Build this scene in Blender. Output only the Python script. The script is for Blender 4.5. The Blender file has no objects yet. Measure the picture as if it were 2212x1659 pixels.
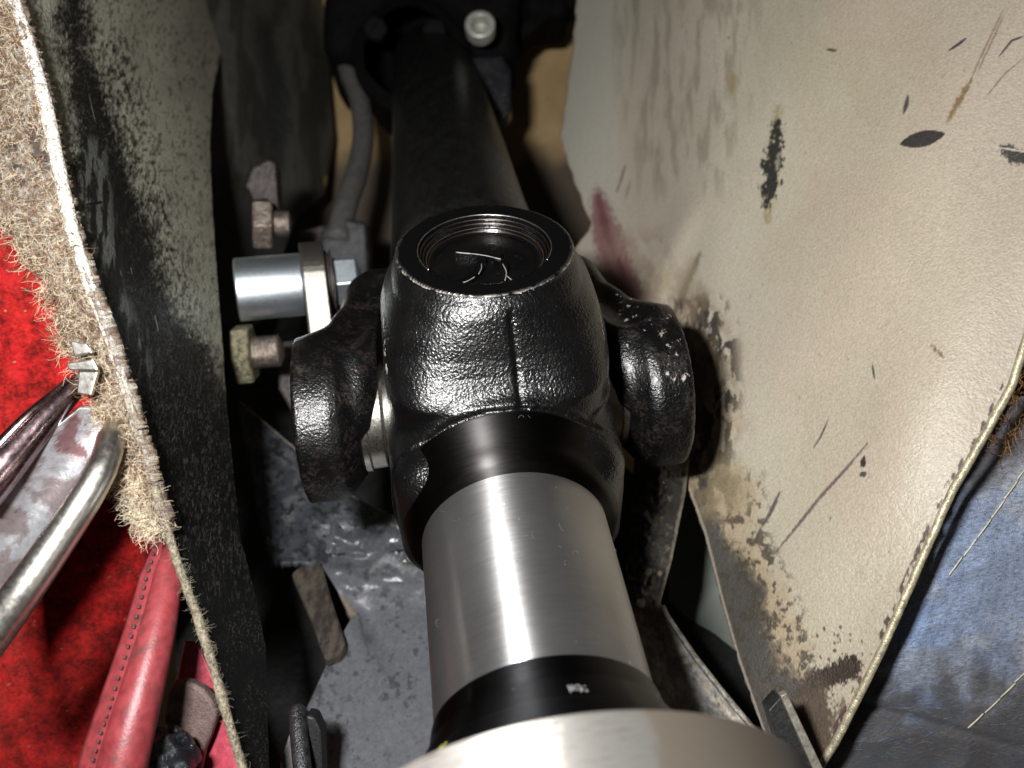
import bpy, math, random
import numpy as np
from mathutils import Matrix, Vector
random.seed(5); rng = np.random.default_rng(7)
sc = bpy.context.scene
COL = sc.collection

# ------------------------------------------------------------------ camera, world, flash, exposure
# working units are millimetres in the camera's frame (x right, y up, z forward), turned into a level world in metres
TH = math.radians(39.2)
CAM = np.array([0., 0., 620.])
RIGHT = np.array([1., 0, 0]); FWD = np.array([0, math.cos(TH), -math.sin(TH)]); UP = np.array([0, math.sin(TH), math.cos(TH)])
RM = np.stack([RIGHT, UP, FWD], 1)
F = 1900.0
cam = bpy.data.objects.new('camera', bpy.data.cameras.new('camera')); COL.objects.link(cam)
cam.matrix_world = Matrix(((1, 0, 0, 0), (0, UP[1], -FWD[1], 0), (0, UP[2], -FWD[2], CAM[2] / 1000), (0, 0, 0, 1)))
cam.data.sensor_width = 36; cam.data.lens = 36 * F / 2212
cam.data.clip_start = 0.01; cam.data.clip_end = 60
cam.data.dof.use_dof = True; cam.data.dof.focus_distance = 0.178; cam.data.dof.aperture_fstop = 17.0
sc.camera = cam
w = bpy.data.worlds.new('World'); sc.world = w; w.use_nodes = True
w.node_tree.nodes['Background'].inputs['Color'].default_value = (1.0, .88, .74, 1)
w.node_tree.nodes['Background'].inputs['Strength'].default_value = 0.022
fl = bpy.data.lights.new('flash', 'AREA'); fl.shape = 'RECTANGLE'; fl.size = .022; fl.size_y = .012; fl.energy = 1.02; fl.color = (1, .992, .985)
flo = bpy.data.objects.new('flash', fl); COL.objects.link(flo)
fp = CAM + RM @ np.array([-46., 30, 0.])
flo.location = Vector(fp / 1000)
flo.rotation_euler = cam.matrix_world.to_euler()
sc.view_settings.view_transform = 'Standard'; sc.view_settings.look = 'None'; sc.view_settings.exposure = 0.0; sc.view_settings.gamma = 1
sc.cycles.max_bounces = 6

# ------------------------------------------------------------------ frames and helpers
def nrm(v): return v / np.linalg.norm(v)
def W(p):                      # camera frame mm -> world mm
    return CAM + np.asarray(p, float) @ RM.T
def P(u, v, d):                # point seen at u, v (2212 px wide picture) at distance d along the view axis
    u, v, d = np.broadcast_arrays(np.asarray(u, float), np.asarray(v, float), np.asarray(d, float))
    return W(np.stack([(u - 1106) / F * d, (829.5 - v) / F * d, d], -1))
Jc = np.array([-4.825, -4.227, 207.5]); ac = nrm(np.array([.129, -.627, -.768])); nc = np.array([-.02, .773, -.634]); nc = nrm(nc - ac * (nc @ ac))
lc = np.cross(ac, nc)          # camera frame is left handed: fix sign so that it points right
if lc[0] < 0: lc = -lc
JW = W(Jc); AW = RM @ ac; NW = RM @ nc; LW = RM @ lc
FR = np.stack([LW, AW, NW], 1)
def S(p): return JW + np.asarray(p, float) @ FR.T    # joint frame (l, a, n) mm -> world mm
def PN(u, v, nn):              # view ray meets the plane n = nn of the joint frame
    r = np.stack(np.broadcast_arrays((np.asarray(u, float) - 1106) / F, (829.5 - np.asarray(v, float)) / F, 1.), -1)
    d = (nn + Jc @ nc) / (r @ nc)
    return W(r * d[..., None])
def depth_plane(*pts):         # flat sheet through three (u, v, depth): 1/depth is linear
    A = np.array([[1, p[0], p[1]] for p in pts], float); b = np.array([1 / p[2] for p in pts])
    k = np.linalg.solve(A, b)
    return lambda u, v: 1 / (k[0] + k[1] * u + k[2] * v)
def hsh(i, j, s): 
    x = np.sin(i * 127.1 + j * 311.7 + s * 74.7) * 43758.5453
    return x - np.floor(x)
def vnoise(x, y, s=0):
    i, j = np.floor(x), np.floor(y); fx, fy = x - i, y - j
    fx = fx * fx * (3 - 2 * fx); fy = fy * fy * (3 - 2 * fy)
    a = hsh(i, j, s); b = hsh(i + 1, j, s); c = hsh(i, j + 1, s); d = hsh(i + 1, j + 1, s)
    return (a * (1 - fx) + b * fx) * (1 - fy) + (c * (1 - fx) + d * fx) * fy
def fbm(x, y, s=0, o=4):
    r = 0; a = .5; t = 0
    for k in range(o): r = r + a * vnoise(x, y, s + k); t += a; a *= .55; x = x * 2.03 + 3.1; y = y * 2.03 + 1.7
    return r / t
def sst(a, b, x):
    t = np.clip((x - a) / (b - a), 0, 1); return t * t * (3 - 2 * t)

def setp(o, label=None, cat=None, group=None, kind=None):
    for k, v in (('label', label), ('category', cat), ('group', group), ('kind', kind)):
        if v: o[k] = v
    return o
MW = {}
def thing(name, base, label, cat, group=None, rot=None):
    o = bpy.data.objects.new(name, None); COL.objects.link(o); o.empty_display_size = .01
    M = np.eye(4); M[:3, 3] = np.asarray(base) / 1000
    if rot is not None: M[:3, :3] = rot
    o.matrix_world = Matrix(M.tolist()); MW[o.name] = M
    return setp(o, label, cat, group)
def mk(name, V, Fc, mat, parent=None, smooth=True, col=None, attrs=None, uv=None, label=None, cat=None, group=None, kind=None, base=None, rot=None):
    V = np.asarray(V, float).reshape(-1, 3) / 1000
    me = bpy.data.meshes.new(name)
    M = np.eye(4)
    if parent is not None: M = MW[parent.name]
    else:
        b = np.asarray(base) / 1000 if base is not None else np.array([V[:, 0].mean(), V[:, 1].mean(), V[:, 2].min()])
        M[:3, 3] = b
        if rot is not None: M[:3, :3] = rot
    Vl = (V - M[:3, 3]) @ M[:3, :3]
    if isinstance(Fc, np.ndarray) and Fc.ndim == 2:
        n, k = Fc.shape
        me.vertices.add(len(Vl)); me.vertices.foreach_set('co', Vl.astype(np.float32).ravel())
        me.loops.add(n * k); me.loops.foreach_set('vertex_index', Fc.astype(np.int32).ravel())
        me.polygons.add(n); me.polygons.foreach_set('loop_start', np.arange(0, n * k, k, dtype=np.int32))
        try: me.polygons.foreach_set('loop_total', np.full(n, k, dtype=np.int32))
        except Exception: pass
        me.update(calc_edges=True)
    else:
        me.from_pydata(Vl.tolist(), [], [list(map(int, f)) for f in Fc]); me.update()
    me.polygons.foreach_set('use_smooth', np.full(len(me.polygons), smooth))
    if col is not None:
        at = me.color_attributes.new('Col', 'FLOAT_COLOR', 'POINT')
        c4 = np.ones((len(Vl), 4), np.float32); c4[:, :3] = col.reshape(-1, 3); at.data.foreach_set('color', c4.ravel())
    for k, a in (attrs or {}).items():
        at = me.attributes.new(k, 'FLOAT', 'POINT'); at.data.foreach_set('value', np.asarray(a, np.float32).ravel())
    if uv is not None:
        ul = me.uv_layers.new(name='UVMap'); li = np.zeros(len(me.loops), np.int32); me.loops.foreach_get('vertex_index', li)
        ul.data.foreach_set('uv', np.asarray(uv, np.float32).reshape(-1, 2)[li].ravel())
    me.materials.append(mat)
    o = bpy.data.objects.new(name, me); COL.objects.link(o)
    if parent is not None: o.parent = parent; MW[o.name] = M
    else: o.matrix_world = Matrix(M.tolist()); MW[o.name] = M
    return setp(o, label, cat, group, kind)
def child_of(o, p):            # sub-part: same frame as its part
    o.parent = p; return o
def bev(o, wdt=.4, seg=2):
    m = o.modifiers.new('bevel', 'BEVEL'); m.width = wdt / 1000; m.segments = seg; m.limit_method = 'ANGLE'; m.angle_limit = math.radians(35); m.harden_normals = False
    return o
def solid(o, t, off=-1):
    m = o.modifiers.new('solid', 'SOLIDIFY'); m.thickness = t / 1000; m.offset = off; return o

def gridF(nr, ncol, closed=False):
    i = np.arange(nr - 1)[:, None]; j = np.arange(ncol if closed else ncol - 1)[None]
    j2 = (j + 1) % ncol
    return np.stack([i * ncol + j, i * ncol + j2, (i + 1) * ncol + j2, (i + 1) * ncol + j], -1).reshape(-1, 4)
def lathe(prof, c, ax, seg=96, up=None):      # prof: (axial, radius); c, ax world mm
    ax = nrm(np.asarray(ax, float)); up = np.asarray(up if up is not None else [0.13, .2, 1.]); e1 = nrm(np.cross(ax, up)); e2 = np.cross(ax, e1)
    prof = np.asarray(prof, float); t = np.linspace(0, 2 * np.pi, seg, endpoint=False)
    V = c + prof[:, 0, None, None] * ax + prof[:, 1, None, None] * (np.cos(t)[None, :, None] * e1 + np.sin(t)[None, :, None] * e2)
    return V.reshape(-1, 3), gridF(len(prof), seg, True)[:, ::-1].copy()
def fillet(pts, r, k=4):                     # soften a lathe profile
    pts = [np.array(p, float) for p in pts]; out = [pts[0]]
    for a, b, c in zip(pts, pts[1:], pts[2:]):
        la, lb = np.linalg.norm(a - b), np.linalg.norm(c - b); q = min(r, la * .45, lb * .45)
        s = b + (a - b) / max(la, 1e-6) * q; e = b + (c - b) / max(lb, 1e-6) * q
        for t in np.linspace(0, 1, k + 1): out.append((1 - t) ** 2 * s + 2 * t * (1 - t) * b + t * t * e)
    out.append(pts[-1]); return out
def tube(pts, rad, seg=12, caps=True):
    pts = np.asarray(pts, float); n = len(pts); rad = np.broadcast_to(np.asarray(rad, float), (n,))
    tan = np.gradient(pts, axis=0); tan /= np.linalg.norm(tan, axis=1)[:, None] + 1e-9
    ref = np.array([.3, .2, .93]); V = []
    t = np.linspace(0, 2 * np.pi, seg, endpoint=False)
    for p, d, r in zip(pts, tan, rad):
        e1 = nrm(np.cross(d, ref)); e2 = np.cross(d, e1)
        V.append(p + r * (np.cos(t)[:, None] * e1 + np.sin(t)[:, None] * e2))
    Fc = gridF(n, seg, True).tolist()
    if caps: Fc += [list(range(seg))[::-1], [(n - 1) * seg + k for k in range(seg)]]
    return np.concatenate(V), Fc
def smooth_line(pts, n=40):
    pts = np.asarray(pts, float); q = np.concatenate([[2 * pts[0] - pts[1]], pts, [2 * pts[-1] - pts[-2]]])
    out = []; m = len(pts) - 1
    for t in np.linspace(0, m - 1e-6, n):
        i = int(t); f = t - i; p0, p1, p2, p3 = q[i:i + 4]
        out.append(.5 * ((2 * p1) + (-p0 + p2) * f + (2 * p0 - 5 * p1 + 4 * p2 - p3) * f * f + (-p0 + 3 * p1 - 3 * p2 + p3) * f ** 3))
    return np.array(out)
def join(parts):
    V = []; Fc = []; o = 0
    for v, f in parts:
        V.append(np.asarray(v).reshape(-1, 3)); Fc += [[int(i) + o for i in q] for q in (f.tolist() if isinstance(f, np.ndarray) else f)]; o += len(V[-1])
    return np.concatenate(V), Fc
def prism(front, vec):         # closed outline (world mm) pushed along vec
    front = np.asarray(front, float); n = len(front); V = np.concatenate([front, front + vec])
    Fc = [list(range(n)), [n + i for i in range(n)][::-1]] + [[i, n + i, n + (i + 1) % n, (i + 1) % n] for i in range(n)]
    return V, Fc
def poly(uvs, d, nn=None):
    u = np.array([p[0] for p in uvs], float); v = np.array([p[1] for p in uvs], float)
    if nn is not None: return PN(u, v, nn)
    if callable(d): return P(u, v, d(u, v))
    return P(u, v, d)
def ipl(pts, x):
    a = np.array(sorted(pts)); return np.interp(x, a[:, 0], a[:, 1])

def sheet(uL, uR, v0, v1, nu, nv, df, jagL=0, jagR=0, vflat=False):
    """a sheet between two edges given as (v, u) lists; returns vertices, faces, u and v of every vertex"""
    v = np.linspace(v0, v1, nv); L = ipl(uL, v); R = ipl(uR, v)
    if jagL: L = L + (fbm(v / 22, v * 0, 3) - .5) * jagL
    if jagR: R = R + (fbm(v / 22, v * 0, 9) - .5) * jagR
    s = np.linspace(0, 1, nu)[None]; U = L[:, None] * (1 - s) + R[:, None] * s; Vv = np.repeat(v[:, None], nu, 1)
    return df(U, Vv).reshape(-1, 3), gridF(nv, nu)[:, ::-1].copy(), U.ravel(), Vv.ravel()

def surface_nets(f, lo, hi, h, proj=2):
    lo = np.array(lo, float); n = np.ceil((np.array(hi) - lo) / h).astype(int) + 1
    ax = [lo[i] + h * np.arange(n[i]) for i in range(3)]
    G = np.stack(np.meshgrid(*ax, indexing='ij'), -1).reshape(-1, 3)
    D = f(G).reshape(n); del G
    sg = D < 0
    c = [(i, j, k) for i in (0, 1) for j in (0, 1) for k in (0, 1)]
    cs = lambda A, o: A[o[0]:n[0] - 1 + o[0], o[1]:n[1] - 1 + o[1], o[2]:n[2] - 1 + o[2]]
    cnt = sum(cs(sg, o).astype(int) for o in c)
    act = (cnt > 0) & (cnt < 8); idx = np.argwhere(act); m = len(idx)
    vid = -np.ones(act.shape, int); vid[act] = np.arange(m)
    acc = np.zeros((m, 3)); wt = np.zeros(m)
    for a in range(8):
        for b in range(a + 1, 8):
            oa, ob = np.array(c[a]), np.array(c[b])
            if np.abs(oa - ob).sum() != 1: continue
            da = D[tuple((idx + oa).T)]; db = D[tuple((idx + ob).T)]; x = (da < 0) != (db < 0)
            t = np.where(x, da / np.where(x, da - db, 1), 0)
            acc += x[:, None] * (oa + t[:, None] * (ob - oa)); wt += x
    V = lo + h * (idx + acc / wt[:, None])
    Fs = []
    for d in range(3):
        e = np.zeros(3, int); e[d] = 1; o1 = np.zeros(3, int); o1[(d + 1) % 3] = 1; o2 = np.zeros(3, int); o2[(d + 2) % 3] = 1
        A = sg[tuple(slice(0, n[i] - e[i]) for i in range(3))]; B = sg[tuple(slice(e[i], n[i]) for i in range(3))]
        q = np.argwhere(A != B); ok = np.all((q - o1 - o2) >= 0, 1) & np.all(q < (n - 1), 1); q = q[ok]
        sA = A[tuple(q.T)]
        ids = [vid[tuple(x.T)] for x in (q, q - o1, q - o1 - o2, q - o2)]
        fc = np.stack(ids, 1); fc[~sA] = fc[~sA][:, ::-1]; Fs.append(fc[(fc >= 0).all(1)])
    Fs = np.concatenate(Fs)
    for _ in range(proj):
        e = .25; g = np.stack([(f(V + np.eye(3)[i] * e) - f(V - np.eye(3)[i] * e)) / (2 * e) for i in range(3)], 1)
        st = (f(V) / ((g ** 2).sum(1) + .05))[:, None] * g
        V = V - np.clip(st, -h * .6, h * .6)
    return V, Fs[:, ::-1].copy()
def smin(a, b, k):
    h = np.clip(.5 + .5 * (b - a) / k, 0, 1); return b * (1 - h) + a * h - k * h * (1 - h)
def smax(a, b, k): return -smin(-a, -b, k)

# ------------------------------------------------------------------ material helper
class G:
    def __init__(s, name):
        s.m = bpy.data.materials.new(name); s.m.use_nodes = True; s.t = s.m.node_tree; s.b = s.t.nodes['Principled BSDF']; s.tc = None
    def n(s, typ, ins=None, **props):
        nd = s.t.nodes.new('ShaderNode' + typ)
        for k, v in props.items(): setattr(nd, k, v)
        for k, v in (ins or {}).items(): s.put(nd.inputs[k], v)
        return nd
    def put(s, sock, v):
        if isinstance(v, bpy.types.NodeSocket): s.t.links.new(v, sock)
        elif isinstance(v, bpy.types.Node): s.t.links.new(v.outputs[0], sock)
        elif isinstance(v, (tuple, list)) and len(v) == 3 and sock.type == 'RGBA': sock.default_value = (*v, 1)
        else: sock.default_value = v
    def co(s, sx=1, sy=1, sz=1, uv=False):          # millimetre coordinates
        if s.tc is None: s.tc = s.n('TexCoord')
        k = 1 if uv else 1000
        return s.n('Mapping', {'Vector': s.tc.outputs['UV' if uv else 'Object'], 'Scale': (sx * k, sy * k, sz * k)}).outputs[0]
    def noise(s, scale, detail=3, rough=.55, co=None, dist=0):
        return s.n('TexNoise', {'Vector': co or s.co(), 'Scale': scale, 'Detail': detail, 'Roughness': rough, 'Distortion': dist}).outputs['Fac']
    def ramp(s, fac, a, b, lo=0., hi=1.):
        return s.n('MapRange', {'Value': fac, 'From Min': a, 'From Max': b, 'To Min': lo, 'To Max': hi}).outputs[0]
    def mix(s, f, a, b):
        nd = s.n('Mix', data_type='RGBA'); s.put(nd.inputs[0], f); s.put(nd.inputs[6], a); s.put(nd.inputs[7], b); return nd.outputs[2]
    def mul(s, a, b, op='MULTIPLY'):
        nd = s.n('Math', operation=op); s.put(nd.inputs[0], a); s.put(nd.inputs[1], b); return nd.outputs[0]
    def bump(s, h, dist=.1, st=1., nrmin=None):
        i = {'Height': h, 'Distance': dist / 1000, 'Strength': st}
        if nrmin is not None: i['Normal'] = nrmin
        return s.n('Bump', i).outputs[0]
    def attr(s, a): return s.n('Attribute', attribute_name=a)
    def out(s, **k):
        for a, v in k.items(): s.put(s.b.inputs[a.replace('_', ' ')], v)
        return s.m

def m_black_cast(name, wear=None, rough=.28, bump=.075, base=(.0016, .0016, .0018), dusty=False):
    g = G(name)
    n1 = g.noise(.75, 3); n2 = g.noise(1.9, 2, .5)
    h = g.mul(g.mul(n1, .8), n2, 'ADD')
    spots = g.ramp(g.noise(1.6, 2), .70, .74)
    dust = g.mul(g.ramp(g.noise(.16, 5, .7), .48, .66), g.ramp(g.noise(1.1, 3), .4, .6))
    c = g.mix(g.ramp(g.noise(.12, 4), .4, .8), base, (.004, .0037, .0034))
    if dusty: c = g.mix(g.mul(dust, .55), c, (.055, .042, .036))
    c = g.mix(g.mul(spots, .2), c, (.10, .095, .09))
    r = g.ramp(g.noise(.2, 4), .3, .7, rough - .03, rough + .06)
    if wear:
        wn = g.mul(g.attr('wear').outputs['Fac'], g.noise(.45, 5, .65), 'ADD')
        k = g.ramp(wn, 1.13, 1.18)
        c = g.mix(k, c, (.42, .39, .35)); r = g.mix(k, r, (.45, .45, .45))
        mt = g.attr('mach').outputs['Fac']
        h = g.mul(h, g.ramp(mt, 0, 1, 1, .02))
        r2 = g.ramp(g.noise(2., 2), .3, .7, .20, .28)
        c = g.mix(mt, c, (.0016, .0016, .0018)); r = g.mix(mt, r, r2)
    return g.out(Base_Color=c, Roughness=r, Normal=g.bump(h, bump * 2.2, 1.), Specular_IOR_Level=.55)
def m_steel(name, base=(.36, .345, .325), r0=.26, r1=.36, co=(1, 1, 1), spots=True, bump=.004, metal=1., aniso=None):
    g = G(name); cc = g.co(*co)
    s1 = g.noise(2.2, 3, .6, cc); s2 = g.noise(.06, 4)
    c = g.mix(g.ramp(s2, .35, .7), base, tuple(x * .8 for x in base))
    c = g.mix(g.mul(g.ramp(s1, .3, .75), .25), c, tuple(min(1, x * 1.5) for x in base))
    if spots: c = g.mix(g.ramp(g.noise(.9, 1), .78, .80), c, (.7, .66, .55))
    if aniso:                  # turning marks run round the piece and stretch highlights along it
        tn = g.n('Tangent', direction_type='RADIAL', axis=aniso)
        g.out(Anisotropic=.93, Anisotropic_Rotation=.25, Tangent=tn.outputs[0])
    return g.out(Base_Color=c, Metallic=metal, Roughness=g.ramp(s1, .3, .7, r0, r1), Normal=g.bump(s1, bump * 10, .6))
def m_painted(name, rough=.45, grain=1.6, bump=.05, spec=.5, glint=0., noisecol=.12, metal=0.):
    """colour comes from the paint and stains laid on the sheet; fine relief and grain from noise"""
    g = G(name); c = g.attr('Col').outputs['Color']
    n1 = g.noise(grain, 3, .6); n2 = g.noise(grain * .33, 3)
    v = g.ramp(n1, .3, .7, 1 - noisecol, 1 + noisecol)
    hs = g.n('HueSaturation', {'Color': c, 'Value': v, 'Saturation': 1., 'Hue': .5})
    rr = g.mul(g.attr('Rgh').outputs['Fac'], g.ramp(n2, .3, .7, .85, 1.15))
    return g.out(Base_Color=hs.outputs[0], Roughness=rr, Metallic=metal, Specular_IOR_Level=spec, Normal=g.bump(g.mul(n1, g.mul(n2, .7), 'ADD'), bump * 2, .8))
def m_plain(name, col, rough=.6, var=.3, grain=.4, bump=.1, metal=0., spec=.5, sheen=0.):
    g = G(name); n1 = g.noise(grain, 5, .65); n2 = g.noise(grain * 4, 3)
    c = g.mix(g.ramp(n1, .35, .65), tuple(x * (1 - var) for x in col), tuple(min(1, x * (1 + var)) for x in col))
    k = dict(Base_Color=c, Roughness=g.ramp(n2, .3, .7, max(.05, rough - .1), min(1, rough + .1)), Metallic=metal, Specular_IOR_Level=spec, Normal=g.bump(g.mul(n1, g.mul(n2, .5), 'ADD'), bump * 2, .8))
    if sheen: k['Sheen_Weight'] = sheen
    return g.out(**k)

# ------------------------------------------------------------------ stain painting on sheets
class Paint:
    def __init__(s, u, v, base, rough):
        s.u, s.v = u, v; s.c = np.tile(np.array(base, float), (len(u), 1)); s.r = np.full(len(u), float(rough))
        s.n = (fbm(u / 9, v / 9, 21, 4) - .5) * .5 + (fbm(u / 3.2, v / 6.5, 71, 3) - .5) * .75; s.N = fbm(u / 40, v / 40, 5, 4) - .5
    def lay(s, m, col, rough=None):
        m = np.clip(m, 0, 1)[:, None]; s.c = s.c * (1 - m) + np.array(col) * m
        if rough is not None: s.r = s.r * (1 - m[:, 0]) + rough * m[:, 0]
    def dist(s, pts):
        d = np.full(len(s.u), 1e9); s.t = np.zeros(len(s.u)); L = [math.hypot(b[0] - a[0], b[1] - a[1]) for a, b in zip(pts, pts[1:])]; T = sum(L) + 1e-9; c = 0
        for (x0, y0), (x1, y1), l in zip(pts, pts[1:], L):
            dx, dy = x1 - x0, y1 - y0; t = np.clip(((s.u - x0) * dx + (s.v - y0) * dy) / (dx * dx + dy * dy + 1e-9), 0, 1)
            q = np.hypot(s.u - x0 - t * dx, s.v - y0 - t * dy); k = q < d; d = np.where(k, q, d); s.t = np.where(k, (c + t * l) / T, s.t); c += l
        return d
    def stroke(s, pts, r, col, soft=1.5, jag=0., amt=1., rough=None, big=0., taper=True):
        d = s.dist(pts) + s.n * jag + s.N * big
        r = r * (.2 + .8 * np.sin(np.pi * np.clip(s.t, .0, 1.)) ** .6) if taper else r
        s.lay((1 - sst(r - soft, r + soft, d)) * amt, col, rough)
    def region(s, uL, uR, v0, v1, col, soft=20, amt=1., rough=None, jag=0, spk=None, big=0):
        """area between two edges (v, u); spk = (scale_u, scale_v, lo, hi) breaks it up with noise"""
        L = ipl(uL, s.v); R = ipl(uR, s.v); j = s.n * jag + s.N * big
        m = sst(-soft, soft, s.u - L + j) * sst(-soft, soft, R - s.u + j) * sst(-soft, soft, s.v - v0 + j) * sst(-soft, soft, v1 - s.v + j)
        if spk: m = m * sst(spk[2], spk[3], fbm(s.u / spk[0], s.v / spk[1], 33, 5))
        s.lay(m * amt, col, rough)

# ================================================================== DRIVE SHAFT (near half): yoke, tube, collar, flange
M_cast = m_black_cast('gloss_black_cast_paint', wear=True)
M_cast2 = m_black_cast('scuffed_black_cast_paint', wear=True, rough=.3, dusty=True)
M_tube = m_steel('turned_steel', (.41, .405, .40), .36, .39, (.1, 1.2, .1), bump=.00001, aniso='Y', metal=.93)
M_cap = m_black_cast('black_cap_paint', rough=.2, bump=.03)
shaft = thing('drive_shaft', S([0, 45, 0]), 'drive shaft with black yoke, bare steel tube and pale flange down the middle', 'drive shaft', rot=FR)

def sp_norm(x, y, p): return (np.abs(x) ** p + np.abs(y) ** p) ** (1 / p)
def yoke_sdf(q):
    l, a, n = q[:, 0], q[:, 1], q[:, 2]; m = np.abs(n)
    Wd = np.interp(m, [0, 14, 22, 28, 33, 37, 43], [23.7, 23.7, 23.6, 23.3, 21.9, 19.7, 18.0])
    l = l - .45 * sst(40, 30, m)
    Fr = np.interp(m, [0, 23.2, 24.4, 26, 28.2, 31, 34.5, 38.3, 40.0, 41.6, 43], [29.7, 29.7, 29.0, 27.6, 25.8, 24.1, 22.5, 20.7, 19.6, 18.1, 18.0])
    Bk = np.interp(m, [0, 30, 38, 43], [19, 19, 18.5, 18.1])
    p = np.interp(m, [0, 23, 27, 33, 38, 41], [5.0, 4.4, 3.8, 3.0, 2.4, 2.0])
    yy = np.where(a > 0, a / Fr, a / Bk)
    ear = (sp_norm(l / Wd, yy, p) - 1) * 20
    ear = smax(ear, m - 42, .5)
    rr = np.hypot(l, n)
    hub = np.maximum(rr - np.interp(a, [24, 31, 36.5, 38.5, 40, 42.3], [24.2, 23.1, 21.2, 20.8, 20.0, 17.9]), np.maximum(a - 42.3, 20 - a))
    hubin = smax(rr - 24.3, a - 31, 2.5); hubin = np.maximum(hubin, 18 - a)
    hub = np.minimum(hub, hubin)
    d = smin(ear, hub, 2.4); d = np.where(a > 30.2, np.maximum(d, rr - 23.4), d)
    bx = np.stack([np.abs(l) - 15.6, m - 8.5, np.abs(a - 18) - 14.2], 1); ck = np.linalg.norm(np.maximum(bx, 0), axis=1) + np.minimum(bx.max(1), 0) - 7.8
    d = smin(d, ck, 2.2)
    cav = smax(m - np.interp(np.abs(l), [0, 12, 20], [26.0, 24.5, 22]), a - np.interp(np.abs(l), [0, 23], [20, 9]), 9)
    d = smax(d, -cav, 2.)
    bore = np.hypot(l, a) - 13.7
    d = np.maximum(d, -np.maximum(bore, 37.2 - m))
    lip = np.maximum(np.maximum(bore - .5, 41.3 - m), -(bore - .0))
    d = np.maximum(d, -lip - .0) if False else d
    # parting line of the casting: the right half sits slightly lower, with a groove
    g = np.exp(-((l - 2.6) / .55) ** 2) * .42 + .28 * sst(2.2, 3.2, l)
    d = d + g * sst(14, 20, a) * (1 - sst(29, 31, a)) * (n > 18) * (1 - sst(38, 40, m))
    return d
V, Fc = surface_nets(yoke_sdf, (-27, -22, -44), (27, 44, 44), .5)
rb = np.hypot(V[:, 0], V[:, 1]); rh = np.hypot(V[:, 0], V[:, 2])
wear = sst(17.0, 17.7, rb) * sst(41.0, 41.8, V[:, 2]) * .73
wear = np.maximum(wear, .64 * (np.exp(-((np.abs(V[:, 0]) - 22.2) / .7) ** 2)) * (V[:, 1] < 31) * sst(20., 17., V[:, 1]))
wear = np.maximum(wear, .52 * np.exp(-((rb - 13.9) / .35) ** 2) * (V[:, 2] > 41.2))
mach = sst(30.6, 31.1, V[:, 1] + .15 * np.sin(V[:, 0] * 1.1)) * (rh < 23.7) * (rh > 17)
faceup = sst(41.5, 41.8, V[:, 2])
yoke = mk('yoke', S(V), Fc, M_cast, shaft, attrs={'wear': wear, 'mach': faceup * .97}, label='glossy black cast yoke with a round machined top face')
V, Fc = lathe(fillet([(42.0, 17.6), (42.2, 18.5), (81.8, 18.5), (81.9, 17)], .25, 3), JW, AW, 160)
mk('shaft_tube', V, Fc, M_tube, shaft, label='bare turned steel tube')
M_ring = m_steel('blackened_turned_steel', (.040, .038, .037), .40, .48, (.15, 2.2, .15), spots=False, bump=.002, aniso='Y')
V, Fc = lathe(fillet([(30.9, 20), (30.8, 23.9), (35.6, 22.2), (37.4, 21.6), (39.6, 21.45), (41.4, 20.6), (42.55, 18.2)], .8, 4), JW, AW, 160)
mk('shoulder_ring', V, Fc, M_ring, shaft, label='dark turned shoulder ring between yoke and tube')
M_collar = m_steel('satin_black_collar', (.035, .035, .037), .34, .40, (.3, 2, .3), spots=False, bump=.001, aniso='Y')
V, Fc = lathe(fillet([(81.7, 17.5), (81.7, 18.9), (86, 19.7), (91.0, 22.4), (91.4, 22.9), (96.5, 26.3), (103, 31.5), (103.1, 20)], .6, 3), JW, AW, 160)
mk('collar', V, Fc, M_collar, shaft, label='satin black flared collar')
g = G('machined_aluminium'); cc = g.co(1, 1, 1)
pol = g.n('SeparateXYZ', {'Vector': g.co()}); ang = g.mul(pol.outputs[0], pol.outputs[2], 'ARCTAN2')
cmb = g.n('CombineXYZ', {'X': g.mul(ang, 6.), 'Y': g.mul(pol.outputs[1], 1.2), 'Z': 0.})
st = g.noise(1.5, 4, .6, cmb.outputs[0]); bl = g.noise(.07, 3)
c = g.mix(g.ramp(st, .35, .65), (.46, .435, .40), (.62, .59, .55)); c = g.mix(g.mul(g.ramp(bl, .45, .6), .35), c, (.42, .36, .30))
az = g.mul(ang, g.mul(g.noise(.25, 4, .6), .16), 'ADD')
c = g.mix(g.ramp(az, .02, .035), c, (.40, .385, .355)); c = g.mix(g.ramp(az, .30, .33), c, (.34, .29, .235)); c = g.mix(g.mul(g.ramp(st, .56, .62), g.ramp(az, .33, .25)), c, (.30, .28, .25))
tn = g.n('Tangent', direction_type='RADIAL', axis='Y')
M_alu = g.out(Base_Color=c, Metallic=.75, Roughness=g.ramp(st, .3, .7, .5, .6), Normal=g.bump(st, .02, .4), Anisotropic=.85, Anisotropic_Rotation=.25, Tangent=tn.outputs[0])
V, Fc = lathe(fillet([(101.5, 22), (101.5, 36.2), (102.2, 37.0), (128, 37.0), (128.6, 36.4), (128.6, 14)], .5, 3), JW, AW, 200)
mk('flange', V, Fc, M_alu, shaft, label='pale machined round flange at the lower end')
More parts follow.
